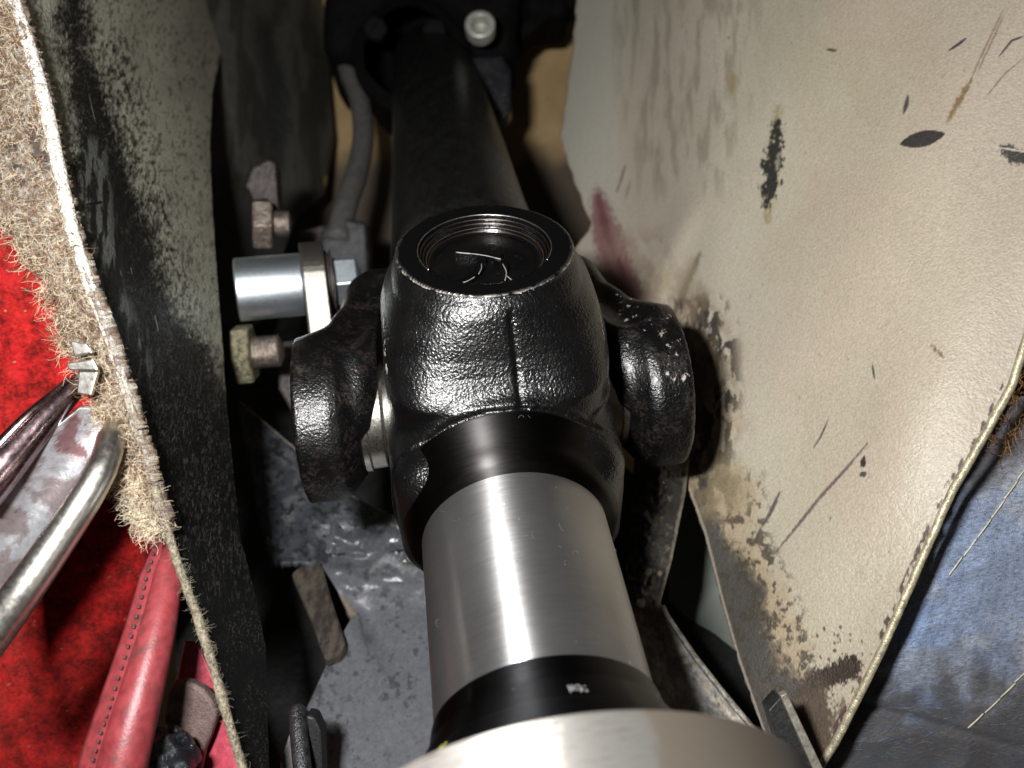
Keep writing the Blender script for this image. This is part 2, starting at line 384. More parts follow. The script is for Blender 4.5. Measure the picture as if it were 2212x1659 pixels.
# small etched patch and yellow paint ticks on the collar
def on_lathe(a, r, phi): return JW + AW * a + r * (np.sin(phi) * LW + np.cos(phi) * NW)
M_chalk = m_plain('etched_mark', (.28, .28, .27), .6, .3, 2.)
V, Fc = [], []
for i in range(9):
    for j in range(6):
        if random.random() < .42: continue
        k = len(V)
        for da, dp in ((0, 0), (0, 1), (1, 1), (1, 0)):
            aa = 88.4 + (j + da * .8) * .3; V.append(on_lathe(aa, np.interp(aa, [86, 91], [19.7, 22.4]) + .03, .085 + (i + dp * .8) * .014))
        Fc.append([k, k + 1, k + 2, k + 3])
mk('etched_patch', V, Fc, M_chalk, shaft, smooth=False, label='tiny speckled etched patch', kind='stuff')
M_yel = m_plain('yellow_paint', (.55, .55, .10), .5)
for k in range(2):
    V = [on_lathe(aa, np.interp(aa, [91.4, 96.5], [22.9, 26.3]) + .05, pp) for aa, pp in ((92.6, -.80 + k * .045), (92.6, -.785 + k * .045), (96., -.85 + k * .045), (96., -.865 + k * .045))]
    mk('paint_tick', V, [[0, 1, 2, 3]], M_yel, shaft, smooth=False)

def lint(n, pos):
    parts = []
    for k in range(n):
        q, nr = pos(); c = nrm(np.cross(nr, [random.gauss(0, 1) for _ in range(3)])); c2 = np.cross(nr, c); R0 = random.uniform(.12, .8); a0 = random.uniform(.8, 4.5)
        t = np.linspace(0, a0, 9)[:, None]; pts = q + nr * .12 + R0 * (np.cos(t) * c + np.sin(t) * c2 * random.uniform(.3, 1)) + nr * (.25 * np.sin(t * 1.7) + .1)
        parts.append(tube(pts, .022, 4, False))
    return join(parts)
def lint_pos():
    z = random.random(); ph = random.uniform(-1.3, 1.3)
    aa = random.uniform(32, 96); r = float(np.interp(aa, [31, 38, 42.3, 81.6, 86, 91, 97], [24.1, 21.7, 18.55, 18.55, 19.8, 22.6, 26.8])); nr = math.sin(ph) * LW + math.cos(ph) * NW
    return JW + AW * aa + nr * r, nr
M_lint = m_plain('pale_lint', (.13, .125, .12), .8)
mk('lint', *lint(30, lint_pos), M_lint, shaft, kind='stuff', label='tiny pale curls of lint and dust')
# ------------------------------------------------------------------ universal joint: cross and four bearing cups
uj = thing('universal_joint', S([0, 0, 0]), 'steel universal joint cross whose black round cup sits in the top face of the yoke', 'universal joint', rot=FR)
M_cup = m_steel('cup_steel', (.70, .67, .60), .26, .38)
V, Fc = lathe(fillet([(-30, 0.1), (-30, 8.5), (-12, 9), (12, 9), (30, 8.5), (30, .1)], 1), JW, LW, 48)
V2, F2 = lathe(fillet([(-30, 0.1), (-30, 8.5), (-12, 9), (12, 9), (30, 8.5), (30, .1)], 1), JW, NW, 48)
mk('cross', *join([(V, Fc), (V2, F2)]), M_cup, uj)
def cup(ax, mat, prof, nm='bearing_cup', label=None):
    V, Fc = lathe(prof, JW, ax, 128); return mk(nm, V, Fc, mat, uj, label=label)
cap = cup(NW, M_cap, fillet([(20, 12.9), (38.4, 13.6), (41.0, 13.55), (40.9, 13.1), (40.2, 13.0), (40.2, 12.6), (39.5, 12.4), (39.45, 12.0), (38.7, 11.6), (38.5, 11.0), (38.9, 9.9), (39.15, 6), (39.2, .05)], .18, 3), label='black cup with stepped rings and a raised emblem')
cup(-NW, M_cup, [(20, 13.4), (38, 13.4), (38, .05)])
for sgn in (-1, 1):
    cup(LW * sgn, M_cup, fillet([(21.5, 5), (21.5, 11.2), (25.0, 11.4), (25.1, 12.6), (28.6, 12.8), (28.7, 13.3), (41, 13.3), (41, .05)], .4, 3), label='bright steel cup showing between the yoke and the ear')
M_rust = m_plain('rusty_ring', (.035, .022, .014), .35, .5, 1.5, .05)
# thin wires: retaining ring, plus highlights put in along the cup's groove lips
M_lip = m_steel('dark_lip', (.22, .19, .16), .3, .4, spots=False)
for r0, z0 in ((13.75, 41.9), (13.35, 41.0), (12.75, 40.3), (12.15, 39.6), (11.7, 39.0)):
    t = np.linspace(-2.1, 2.1, 90) + np.pi / 2
    pts = JW + NW * z0 + r0 * (np.cos(t)[:, None] * LW - np.sin(t)[:, None] * AW)
    V, Fc = tube(pts, .11, 6); o = mk('ring_highlight', V, Fc, M_cup if r0 > 13.5 else (M_rust if 12 < r0 < 12.5 else M_lip), uj)
# raised emblem on the cup: bar with two splayed legs (strokes drawn on the cup's face)
def ray_cap(u, v, nn=39.2):
    return PN(np.array(u, float), np.array(v, float), nn)
def stroke_solid(pts, wd, h, nn):
    p = ray_cap([q[0] for q in pts], [q[1] for q in pts], nn); p = smooth_line(p, 16)
    d = np.gradient(p, axis=0); s = np.cross(d, NW); s /= np.linalg.norm(s, axis=1)[:, None]
    wv = np.broadcast_to(np.asarray(wd, float), (len(p),)) if np.ndim(wd) == 0 else np.interp(np.linspace(0, 1, 16), np.linspace(0, 1, len(wd)), wd)
    A = p + s * wv[:, None] / 2; B = p - s * wv[:, None] / 2
    V = np.stack([A, A + NW * h, B + NW * h, B], 1).reshape(-1, 3)
    Fc = gridF(len(p), 4, True).tolist() + [[0, 1, 2, 3], [len(V) - 1, len(V) - 2, len(V) - 3, len(V) - 4]]
    return V, Fc
V, Fc = join([stroke_solid([(985, 550), (1040, 557), (1082, 565)], 2.2, 1.3, 39.1),
              stroke_solid([(1040, 562), (1038, 585), (1015, 603), (975, 613)], [2., 1.6, 1.2, .5], 1.1, 39.1),
              stroke_solid([(1075, 566), (1088, 580), (1086, 600), (1086, 612)], [2., 1.8, 1.5, 1.], 1.1, 39.1),
              stroke_solid([(1088, 598), (1112, 610), (1140, 614)], [1.3, 1.1, .5], .8, 39.1)])
emb = mk('emblem', V, Fc, M_cap, uj, smooth=False); child_of(emb, cap)
M_lit_rub = m_plain('lit_rubbed_edge', (.22, .21, .20), .35, .4, 1.5, .05)
ed = [tube(smooth_line(ray_cap([q[0] for q in L_], [q[1] for q in L_], 40.35), 14), r_, 5) for L_, r_ in (([(985, 545), (1040, 551), (1082, 560)], .15), ([(1040, 570), (1040, 580), (1034, 592)], .10), ([(1086, 570), (1094, 588), (1091, 606)], .12), ([(1026, 598), (1005, 609), (975, 615)], .12), ([(1092, 594), (1112, 608), (1140, 613)], .12))]
child_of(mk('lit_worn_edge', *join(ed), M_lit_rub, uj), cap)  # pale wires put in for the light that the rubbed emblem edges catch
MW['emblem'] = MW['universal_joint']

# ------------------------------------------------------------------ far half: output shaft with its two-eared yoke
axf = nrm(np.array([0., -1., 0.0]))
def yoke2_sdf(q):
    l, a, n = q[:, 0], q[:, 1], q[:, 2]; m = np.abs(l)
    ra = np.hypot(a * .98, n * 1.0)
    ear = smax(ra - np.interp(m, [27, 31, 34, 36, 44], [11.5, 14.5, 18.2, 19.0, 19.0]), np.maximum(m - 43.5, 28.0 - m), .8)
    # arm: from the ear back to the hub
    A = np.array([36., -6, 0.]); B = np.array([25., -40, 0.])
    t = np.clip(((m - A[0]) * (B[0] - A[0]) + (a - A[1]) * (B[1] - A[1])) / ((B[0] - A[0]) ** 2 + (B[1] - A[1]) ** 2), 0, 1)
    dx = m - (A[0] + t * (B[0] - A[0])); da = a - (A[1] + t * (B[1] - A[1]))
    wn = np.interp(t, [0, .35, .7, 1], [18, 13.5, 11, 12]); wr = np.interp(t, [0, .3, .6, 1], [7.5, 7.5, 8, 10])
    arm = (sp_norm(np.hypot(dx, da) / wr, n / wn, 2.8) - 1) * 9
    d = smin(ear, arm, 4)
    web = (np.sqrt(((m - 29.5) / 6.2) ** 2 + ((n - 11) / 9.) ** 2 + ((a + 9) / 17.) ** 2) - 1) * 6; d = smin(d, web, 5)
    hub = smax(np.hypot(l, n) - 20, np.maximum(a + 40, -60 - a), 4)
    d = smin(d, hub, 7)
    cav = smax(m - np.interp(n, [4, 7], [30.0, 24.6]), smax(-(a + 34), np.abs(n) - 60, 1), 8)
    d = smax(d, -cav, 1.2)
    C0 = np.array([27., -34, 15.]); C1 = np.array([32.5, -6, 20.]); CC = C1 - C0; X = np.stack([m, a, n], 1) - C0
    tt = np.clip(X @ CC / (CC @ CC), 0, 1); gr = np.linalg.norm(X - tt[:, None] * CC, axis=1) - np.interp(tt, [0, .5, 1], [3, 5.5, 4.5]); d = smax(d, -gr, 4)
    # notch above the ear where the arm steps down to the machined end
    nt = np.maximum(np.maximum(41 - m, a + 15.5), -40 - a)
    return smax(d, -nt, 1.5)
V, Fc = surface_nets(yoke2_sdf, (-46, -64, -28), (46, 22, 28), .8)
outer = sst(42, 43.4, np.abs(V[:, 0])); w2 = np.exp(-((np.hypot(V[:, 1], V[:, 2]) - 18.2) / .9) ** 2) * outer * .5
scuff = .515 * (V[:, 0] > 28) * sst(-30, -20, V[:, 1]) * sst(6, 12, V[:, 2])
oshaft = thing('output_shaft', S([0, -50, 0]), 'dark output shaft behind the joint with a two eared scuffed black yoke', 'shaft', rot=FR)
mk('yoke', S(V), Fc, M_cast2, oshaft, attrs={'wear': np.maximum(w2, scuff), 'mach': V[:, 0] * 0}, label='scuffed black yoke with an ear on each side')
M_dark = m_plain('dark_shaft_paint', (.005, .005, .005), .34, .4, .15, .03, spec=.6)
V, Fc = lathe(fillet([(50, 19), (60, 22.5), (85, 21.2), (230, 17.6), (231, 10)], 2, 3), JW, -AW, 96)
mk('shaft_tube', V, Fc, M_dark, oshaft, label='dark painted tube running back into the shade')

# ================================================================== RIGHT CREAM PANEL
DPc = depth_plane((2212, 700, 172), (1500, 1000, 233), (1250, 100, 340))
def cream_depth(U, Vv):
    d = DPc(U, Vv)
    d = d * (1 + .05 * sst(1850, 2300, U) ** 1.5) * (1 + .10 * sst(2250, 2700, U))
    k = sst(1560, 1330, U) ; d = d * (1 + .05 * k * sst(900, 500, Vv))             # upper left corner folds away
    d = d * (1 + .004 * np.sin(U / 140.) * np.cos(Vv / 230.) + .003 * np.sin(U / 61 + Vv / 90.))
    cr = (U - 1400) * .75 + (Vv - 640) * .35
    d = d * (1 - .012 * np.exp(-(cr / 26) ** 2) * sst(1000, 760, Vv) * sst(380, 520, Vv))
    return P(U, Vv, d)
eL = [(-420, 1262), (-40, 1250), (40, 1243), (150, 1230), (290, 1210), (345, 1226), (420, 1252), (480, 1275), (500, 1268), (560, 1230), (640, 1240), (900, 1380), (1000, 1455), (1062, 1488), (1150, 1520), (1300, 1558), (1420, 1592), (1560, 1640), (1700, 1690)]
eR = [(-420, 2660), (-40, 2620), (560, 2330), (720, 2214), (830, 2180), (940, 2120), (1060, 2050), (1230, 1975), (1400, 1900), (1500, 1850), (1600, 1800), (1700, 1735)]
V, Fc, U, Vv = sheet(eL, eR, -420, 1700, 560, 840, cream_depth, jagL=9, jagR=5)
p = Paint(U, Vv, (.415, .370, .278), .42)
p.lay(sst(.45, .62, fbm(U / 210, Vv / 260, 62, 3)) * .5, (.42, .335, .265)); p.lay(sst(.48, .62, fbm(U / 70, Vv / 130, 63, 4)) * .35, (.36, .31, .215))
p.lay(sst(1900, 2250, U) * .4, (.46, .375, .32))
p.lay(sst(.42, .62, fbm(U / 120, Vv / 160, 2)) * .35, (.43, .375, .285))
p.lay(sst(1850, 1500, U) * .3, (.43, .42, .36))
p.region([(0, 1300), (600, 1420)], [(0, 1640), (600, 1560)], -50, 420, (.25, .225, .17), 60, .75, spk=(13, 80, .45, .68))
p.region([(0, 1200), (500, 1210)], [(0, 1330), (500, 1330)], -50, 520, (.44, .43, .38), 40, .6)
DK = (.030, .028, .024)
# grimy margin along the lower left edge
p.region([(900, 1350), (1062, 1470), (1700, 1650)], [(900, 1520), (1050, 1545), (1150, 1580), (1260, 1650), (1420, 1690), (1500, 1745), (1700, 1770)], 1040, 1760, (.10, .093, .078), 14, .93, .6, jag=45, big=60)
p.region([(900, 1350), (1062, 1470), (1700, 1650)], [(900, 1640), (1150, 1640), (1300, 1710), (1420, 1750), (1700, 1800)], 1020, 1760, (.30, .21, .11), 30, .6, .6, big=60)
p.region([(900, 1350), (1062, 1450), (1700, 1650)], [(900, 1500), (1062, 1520), (1150, 1570), (1260, 1640), (1420, 1680), (1500, 1735), (1700, 1780)], 1020, 1760, (.05, .047, .041), 22, .97, .6, jag=40, big=70)
p.region([(900, 1350), (1062, 1470), (1700, 1650)], [(900, 1640), (1150, 1660), (1300, 1730), (1420, 1760), (1700, 1800)], 1020, 1760, (.045, .035, .022), 20, .9, .6, spk=(11, 15, .52, .66))
p.region([(500, 1280), (900, 1350)], [(500, 1420), (700, 1500), (900, 1600), (1100, 1640)], 560, 1100, (.33, .27, .17), 40, .75, .5, spk=(30, 60, .42, .62))
p.region([(500, 1400), (720, 1480), (1000, 1500)], [(500, 1500), (700, 1590), (850, 1600), (1000, 1580)], 640, 1010, DK, 18, .97, .5, spk=(13, 30, .51, .57))
p.region([(700, 1450), (1000, 1490)], [(700, 1490), (850, 1530), (1000, 1530), (1100, 1540)], 700, 1080, DK, 14, .9, .5, jag=20, spk=(20, 40, .38, .50))
p.region([(600, 1400), (900, 1480)], [(600, 1520), (800, 1590), (1000, 1585), (1100, 1600)], 620, 1120, (.16, .12, .07), 45, .8, .5, big=60, spk=(26, 50, .40, .60))
# maroon primer streak
p.stroke([(1290, 415), (1300, 470), (1330, 560), (1365, 650), (1378, 690)], 34, (.19, .075, .08), 10, 30, .85, .5)
p.stroke([(1290, 415), (1310, 500), (1350, 600)], 9, (.13, .045, .05), 6, 14, .8, .5)
p.region([(400, 1285), (760, 1380)], [(400, 1400), (760, 1520)], 500, 760, (.30, .22, .17), 30, .6, spk=(18, 36, .46, .60))
# creases and scuffs
p.stroke([(1512, 545), (1490, 600), (1455, 680)], 7, (.09, .07, .05), 5, 10, .85)
p.stroke([(1500, 560), (1470, 640)], 16, (.30, .24, .16), 10, 14, .6)
p.stroke([(1352, 355), (1332, 415)], 2.5, (.08, .07, .06), 2, 3, .8); p.stroke([(1362, 390), (1350, 430)], 2, (.12, .10, .08), 2, 3, .7)
p.stroke([(1682, 230), (1672, 330), (1656, 480)], 13, (.26, .21, .10), 8, 30, .8); p.stroke([(1680, 262), (1674, 330), (1664, 400), (1654, 450)], 19, DK, 3, 44, 1, .4); p.stroke([(1682, 330), (1678, 370)], 3, (.3, .28, .2), 2, 14, .8)
p.stroke([(1585, 160), (1580, 205)], 8, (.30, .22, .10), 6, 8, .8)
p.stroke([(1575, 80), (1573, 83)], 2, DK); p.stroke([(1785, 107), (1808, 109)], 2.6, DK, 1, 2)
p.stroke([(2088, 82), (2070, 96), (2048, 110)], 3, (.05, .04, .05), 1.2, 2)
p.stroke([(1962, 205), (1958, 225), (1952, 245)], 4.5, (.07, .065, .06), 1.5, 4)
for q in (((2168, 20), (2120, 120), (2085, 200)), ((2170, 30), (2110, 160))): p.stroke(q, 2.2, (.20, .13, .09), 1.6, 3, .8)
p.stroke([(2100, 170), (2070, 220), (2045, 265)], 6, (.18, .11, .04), 4, 12, .9)
p.stroke([(2212, 78), (2185, 88), (2158, 122)], 2.6, (.05, .05, .06), 1.2, 2); p.stroke([(2212, 125), (2170, 160), (2125, 215)], 1.6, (.12, .10, .10), 1.2, 2, .8)
# leaf-shaped chip, and the dark chip at the right edge
a = np.array([1943, 312.]); b = np.array([2042, 288.]); dv = nrm(b - a); tt = ((U - a[0]) * dv[0] + (Vv - a[1]) * dv[1]) / np.linalg.norm(b - a); dd = np.abs(-(U - a[0]) * dv[1] + (Vv - a[1]) * dv[0])
p.lay(1 - sst(-.8, .8, dd - 17 * np.sin(np.clip(tt, 0, 1) * np.pi) ** .75 + p.n * 3 + 99 * ((tt < 0) | (tt > 1))), (.045, .040, .038), .3)
p.stroke([(2165, 318), (2190, 335), (2225, 345)], 17, (.05, .045, .04), 3, 26, 1, .4); p.stroke([(2145, 318), (2180, 322), (2225, 330)], 2.0, (.5, .47, .38), 1, 2)
p.stroke([(1884, 785), (1889, 820)], 2.2, DK, 1, 2, .9); p.stroke([(1790, 905), (1772, 945), (1757, 968)], 2.2, (.06, .05, .05), 1.5, 2, .9)
p.stroke([(1875, 956), (1830, 1010), (1775, 1070), (1735, 1120), (1670, 1200)], 3.6, (.10, .075, .07), 2.2, 5, .9)
p.stroke([(1868, 985), (1862, 1010)], 6, DK, 2, 10); p.stroke([(1862, 1020), (1866, 1030)], 8, (.05, .05, .045), 2, 6)
p.stroke([(1685, 1062), (1665, 1105), (1645, 1140)], 4, (.06, .05, .045), 2, 5, .9); p.stroke([(1645, 1140), (1640, 1180), (1655, 1210)], 2.5, (.13, .09, .08), 2, 4, .7)
for k in range(150):
    uu = 1550 + 640 * random.random() ** 1.3; vv = 60 + 1500 * random.random()
    p.stroke([(uu, vv), (uu + random.uniform(-5, 5), vv + random.uniform(-9, 9))], random.uniform(.6, 1.6), (.14, .10, .07), 1.2, 2, random.uniform(.3, .8))
p.stroke([(2012, 745), (2035, 770)], 5, (.16, .10, .04), 3, 16, .9)
for k in range(26):
    uu = 1760 + random.gauss(40, 30); vv = 1370 + random.gauss(30, 30); p.stroke([(uu, vv), (uu + 2, vv + random.uniform(3, 10))], random.uniform(1.5, 3.5), (.05, .045, .03), 1.5, 3, .9)
p.stroke([(1770, 1470), (1815, 1452), (1838, 1440)], 25, (.030, .019, .011), 6, 34, 1, .5, taper=False); p.stroke([(1752, 1490), (1762, 1560), (1745, 1640)], 34, (.045, .030, .018), 12, 50, .95, .6, big=40, taper=False)
p.region([(1250, 1590), (1700, 1690)], [(1250, 1700), (1500, 1850), (1700, 1800)], 1480, 1760, (.08, .055, .035), 30, .8, .6, spk=(24, 40, .44, .56))
# rusty bruised line just inside the right cut edge
er = ipl(eR, Vv) - U
p.lay((1 - sst(3, 9, np.abs(er - 9) + p.n * 10)) * sst(.50, .60, fbm(U / 14, Vv / 28, 8)) * (Vv > 820), (.07, .04, .03), .6)
p.lay((1 - sst(0, 5, np.abs(U - ipl(eL, Vv) - 4))) * .6, (.40, .33, .26))
M_cream = m_painted('aged_cream_paint', grain=1.7, bump=.13, spec=.7, noisecol=.16)
cream = thing('tunnel_panel', P(1760, 1640, 186), 'large cream painted sheet metal panel with dark chips and scratches, right of the shaft', 'metal panel')
o = mk('sheet', V, Fc, M_cream, cream, col=p.c, attrs={'Rgh': p.r}); solid(o, 1.0, -1)
# its rolled bright cut edge
vv = np.linspace(640, 1680, 120); pts = P(ipl(eR, vv) + 7 + 2 * (fbm(vv / 30, vv * 0, 4) - .5), vv, DPc(ipl(eR, vv), vv) - .3)
M_edge = m_plain('bare_cut_edge', (.46, .41, .28), .38, .35, .5, .12, metal=.35)
V, Fc = tube(pts, .85, 8); mk('cut_edge', V, Fc, M_edge, cream, label='bare metal cut edge along its right side')

# ================================================================== LEFT DARK PANEL
EL = [(-420, -90), (-40, 20), (60, 55), (160, 85), (260, 110), (380, 135), (500, 160), (560, 180), (640, 205), (760, 250), (840, 275), (960, 310), (1080, 345), (1210, 385), (1330, 430), (1460, 470), (1600, 510), (1720, 545)]
ER = [(-420, 560), (-40, 505), (100, 480), (200, 460), (300, 454), (400, 457), (550, 466), (700, 478), (900, 492), (1000, 503), (1150, 518), (1280, 550), (1400, 575), (1720, 583)]
DPl = depth_plane((60, 60, 172), (530, 1659, 158), (462, 550, 250))
def left_depth(U, Vv):
    d = DPl(U, Vv) * (1 + .006 * np.sin(Vv / 120.) + .004 * (fbm(U / 60, Vv / 60, 7) - .5)); return P(U, Vv, d)
V, Fc, U, Vv = sheet(EL, ER, -400, 1700, 220, 980, left_depth, jagR=3)
p = Paint(U, Vv, (.48, .475, .375), .38)
p.lay(sst(.4, .65, fbm(U / 60, Vv / 90, 2)) * .3, (.26, .25, .20))
p.lay(sst(.60, .66, fbm(U / 4, Vv / 9, 77)) * .7, (.10, .095, .07))
BK = (.0045, .0045, .004)
bl_ = [(-420, 40), (-40, 118), (100, 128), (250, 150), (400, 165), (520, 165), (620, 200), (700, 200), (900, 240), (1700, 400)]
br_ = [(-420, 130), (-40, 190), (100, 200), (200, 235), (300, 265), (400, 300), (500, 335), (600, 350), (680, 380), (760, 455), (850, 480), (1000, 505), (1150, 560), (1700, 650)]
p.region(bl_, br_, -500, 1800, BK, 26, .98, .45, jag=60, big=40)
p.region([(0, 150), (700, 300), (900, 300)], [(0, 260), (700, 440), (800, 500), (900, 560)], 60, 900, BK, 24, .9, .5, spk=(5, 9, .40, .74))
p.region(EL, [(0, 190), (600, 260), (800, 330), (900, 360)], 300, 860, (.15, .155, .14), 16, .75, .45, spk=(12, 60, .47, .60))
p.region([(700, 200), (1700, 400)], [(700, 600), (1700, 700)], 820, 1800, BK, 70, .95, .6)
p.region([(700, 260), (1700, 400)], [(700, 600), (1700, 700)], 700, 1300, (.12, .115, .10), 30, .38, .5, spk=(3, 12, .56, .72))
p.lay(sst(.60, .70, fbm(U / 3., Vv / 3.5, 91, 3)) * .5 * sst(.38, .62, fbm(U / 46, Vv / 80, 92, 3)) * (p.c[:, 0] < .06), (.10, .095, .08), .4)
p.r = p.r - .12 * (1 - sst(30, 150, np.hypot((U - 440), (Vv - 620) * .8)))
for k in range(60):
    uu = random.uniform(180, 450); vv = random.uniform(60, 700); L = random.uniform(10, 60)
    p.stroke([(uu, vv), (uu + L * .22, vv + L)], random.uniform(.5, 1.2), random.choice([(.35, .35, .32), BK, BK]), 1., 1, random.uniform(.3, .9))
p.stroke([(345, 430), (362, 480), (375, 500)], 1.8, BK, 1); p.stroke([(270, 175), (285, 220)], 2, BK, 1); p.stroke([(185, 442), (225, 436)], 3.5, BK, 1.5)
M_left = m_painted('grimy_grey_paint', grain=1.5, bump=.22, spec=.3, noisecol=.3)
lp = thing('side_panel', P(530, 1640, 160), 'dim grey-green sheet metal panel smeared with black grime, left of the shaft', 'metal panel')
o = mk('sheet', V, Fc, M_left, lp, col=p.c, attrs={'Rgh': p.r}); solid(o, 1.0, -1)
vv = np.linspace(-395, 1690, 460)
pts = P(ipl(EL, vv) - 4 + 3 * (fbm(vv / 24, vv * 0, 4) - .5), vv, DPl(ipl(EL, vv), vv) - .6)
M_wedge = m_plain('lit_edge', (.55, .50, .44), .6, .35, .6, .3)
V, Fc = tube(pts, .7 + .4 * fbm(vv / 50, vv * 0, 3) + .4 * sst(760, 400, vv), 8); k_ = sst(1000, 620, np.repeat(vv, 8))[:, None] * np.array([.60, .56, .50]) + (1 - sst(1000, 620, np.repeat(vv, 8)))[:, None] * np.array([.19, .16, .11])  # upper part coloured white for the flash on it, dusty tan lower down
o = mk('cut_edge', V, Fc, m_painted('lit_edge_paint', grain=1.6, bump=.25, noisecol=.7), lp, label='cut edge with flash-lit white painted on its upper part, dusty below', col=k_, attrs={'Rgh': np.full(len(V), .6)})

def seed_edge(k):
    v = random.gauss(1360, 90) if k % 3 == 0 else random.uniform(900, 1690); u = float(ipl(EL, v)); return P(u - 4 + random.uniform(-3, 5), v, float(DPl(u, v)) - 1.)
def dir_any(k): return nrm(-FWD * .3 + UP * random.gauss(0, 1) + RIGHT * random.gauss(.3, .8))
# ================================================================== LEFT: felt underlay, red carpet, seat rail, red trim
FLB = [(-420, -330), (440, -200), (470, 0), (520, 35), (570, 62), (620, 100), (680, 125), (740, 132), (780, 165), (830, 190), (900, 215), (960, 255), (1010, 272), (1080, 298), (1150, 340)]
def felt_depth(U, Vv):
    s = ipl(EL, Vv) - U
    d = DPl(ipl(EL, Vv), Vv) - 1.5 + s * .075 - 1.3 * fbm(U / 26, Vv / 26, 12, 5) ; return P(U, Vv, d)
V, Fc, U, Vv = sheet(FLB, [(a_, b_ - 6) for a_, b_ in EL], -400, 1150, 150, 560, felt_depth, jagL=26)
p = Paint(U, Vv, (.46, .355, .245), .9)
p.lay(sst(.42, .6, fbm(U / 14, Vv / 10, 3)), (.26, .155, .085)); p.lay(sst(.52, .66, fbm(U / 9, Vv / 11, 14)), (.72, .65, .52))
p.lay(sst(60, 120, 150 - np.hypot(U - 60, (Vv - 340) * .8)) * sst(.42, .6, fbm(U / 20, Vv / 20, 40)), (.07, .05, .035)); p.lay(sst(.66, .72, fbm(U / 18, Vv / 18, 50)) * .8, (.16, .05, .035))
g = G('jute_felt'); cc = g.attr('Col').outputs['Color']; nn_ = g.noise(.9, 3, .6, g.co(1, 1, .6), 4.5); n3 = g.noise(2.2, 3, .6, g.co(1.3, .5, 1), 3.)
cc = g.n('HueSaturation', {'Color': cc, 'Value': g.ramp(g.mul(nn_, n3, 'ADD'), .8, 1.2, .35, 1.6), 'Saturation': 1., 'Hue': .5}).outputs[0]
M_felt = g.out(Base_Color=cc, Roughness=.95, Normal=g.bump(g.mul(nn_, n3, 'ADD'), 1.4, 1.), Sheen_Weight=.3, Specular_IOR_Level=.2)
felt = thing('felt_underlay', P(200, 800, 170), 'fraying tan jute felt beside the left panel edge, over red carpet', 'felt underlay')
o = mk('felt', V, Fc, M_felt, felt, col=p.c, attrs={'Rgh': p.r}); solid(o, 2.5, -1)
def fibres(n, seedu, dirf, length, r=.05, seg=7, curl=1.):
    parts = []
    for k in range(n):
        q = seedu(k); d = dirf(k); L = length * random.uniform(.4, 1.4); b = nrm(np.array([random.gauss(0, 1) for _ in range(3)])); pts = [q]
        for i in range(seg):
            d = nrm(d + b * .35 * curl + np.array([random.gauss(0, .2) for _ in range(3)]) * curl); pts.append(pts[-1] + d * L / seg)
            if random.random() < .35: b = nrm(np.array([random.gauss(0, 1) for _ in range(3)]))
        parts.append(tube(pts, np.linspace(r, r * .5, len(pts)), 4, False))
    return join(parts)
M_fib = m_plain('jute_fibre', (.50, .415, .29), .8, .4, .3, .02, sheen=.2); M_fibd = m_plain('dark_jute_fibre', (.16, .085, .04), .8, .4, .3, .02)
def seed_felt(k):
    v = random.uniform(-40, 1145); a, b = float(ipl(FLB, v)), float(ipl(EL, v)); a = max(a, -40.); u = a + (b - a - (10 if v > 700 else 0)) * min(.97, random.random() ** (1.5 if k % 3 else 3))
    return felt_depth(np.array([u]), np.array([v]))[0] - FWD * 1.5
V, Fc = fibres(2200, seed_felt, lambda k: nrm(-FWD * random.uniform(-.1, .5) + UP * random.gauss(0, 1) + RIGHT * random.gauss(-.1, 1)), 3.6, .05, 7, 1.1)
mk('fibres', V, Fc, M_fibd, felt, kind='stuff', label='darker brown jute fibres')
V, Fc = fibres(2200, seed_felt, lambda k: nrm(-FWD * random.uniform(-.1, .6) + UP * random.gauss(0, 1) + RIGHT * random.gauss(-.1, 1)), 3.6, .05, 7, 1.1)
mk('fibres', V, Fc, M_fib, felt, kind='stuff', label='loose curly jute fibres')
def seed_fr(k):
    c = random.random(); v = 1010 + 140 * c; u = float(ipl(FLB, v)) + random.uniform(-14, 22); return felt_depth(np.array([u]), np.array([v]))[0] - FWD * 1.
V, Fc = fibres(500, seed_fr, lambda k: nrm(-RIGHT * random.uniform(0, 1) - UP * random.gauss(.3, .7) - FWD * .3), 4.2, .045, 7, 1.3)
mk('fibres', V, Fc, m_plain('frayed_fibre', (.62, .55, .40), .8, .3, .3, .02), felt, kind='stuff', label='frayed pale tuft at the lower end of the felt')

V, Fc = fibres(700, seed_edge, dir_any, 1.9, .035, 6, 1.4)
mk('fuzz', V, Fc, m_plain('dusty_fuzz', (.20, .18, .13), .9, .3, .3, .02), lp, kind='stuff', label='dusty lint caught on the lower cut edge')
# red carpet (upper and lower area are one carpet)
CPd = depth_plane((0, 500, 190), (0, 1500, 222), (300, 1300, 222))
def carpet_depth(U, Vv):
    d = CPd(U, Vv) + 4 * (fbm(U / 120, Vv / 160, 3) - .5)
    d = d + 2.2 * np.sin((U * .9 + Vv * .42) / 38.) * sst(1000, 1200, Vv)*.6; return P(U, Vv, d)
V, Fc, U, Vv = sheet([(0, -420), (2000, -420)], [(-40, 60), (440, 60), (700, 190), (1000, 330), (1150, 368), (1300, 352), (1700, 215)], 380, 1850, 220, 440, carpet_depth)
p = Paint(U, Vv, (.40, .010, .012), .9)
p.lay(sst(.4, .65, fbm(U / 7, Vv / 7, 3)) * .5, (.30, .006, .008)); p.lay(sst(.4, .6, fbm(U / 45, Vv / 60, 8)) * .35, (.36, .016, .010))
for k in range(60): uu = random.uniform(0, 340); vv = random.uniform(500, 1650); p.stroke([(uu, vv), (uu + 6, vv - 2)], 1.3, (.55, .30, .16), 1, 2, .7)
g = G('red_carpet'); cc = g.attr('Col').outputs['Color']; n1 = g.noise(1.1, 5, .7); n2 = g.noise(.25, 4)
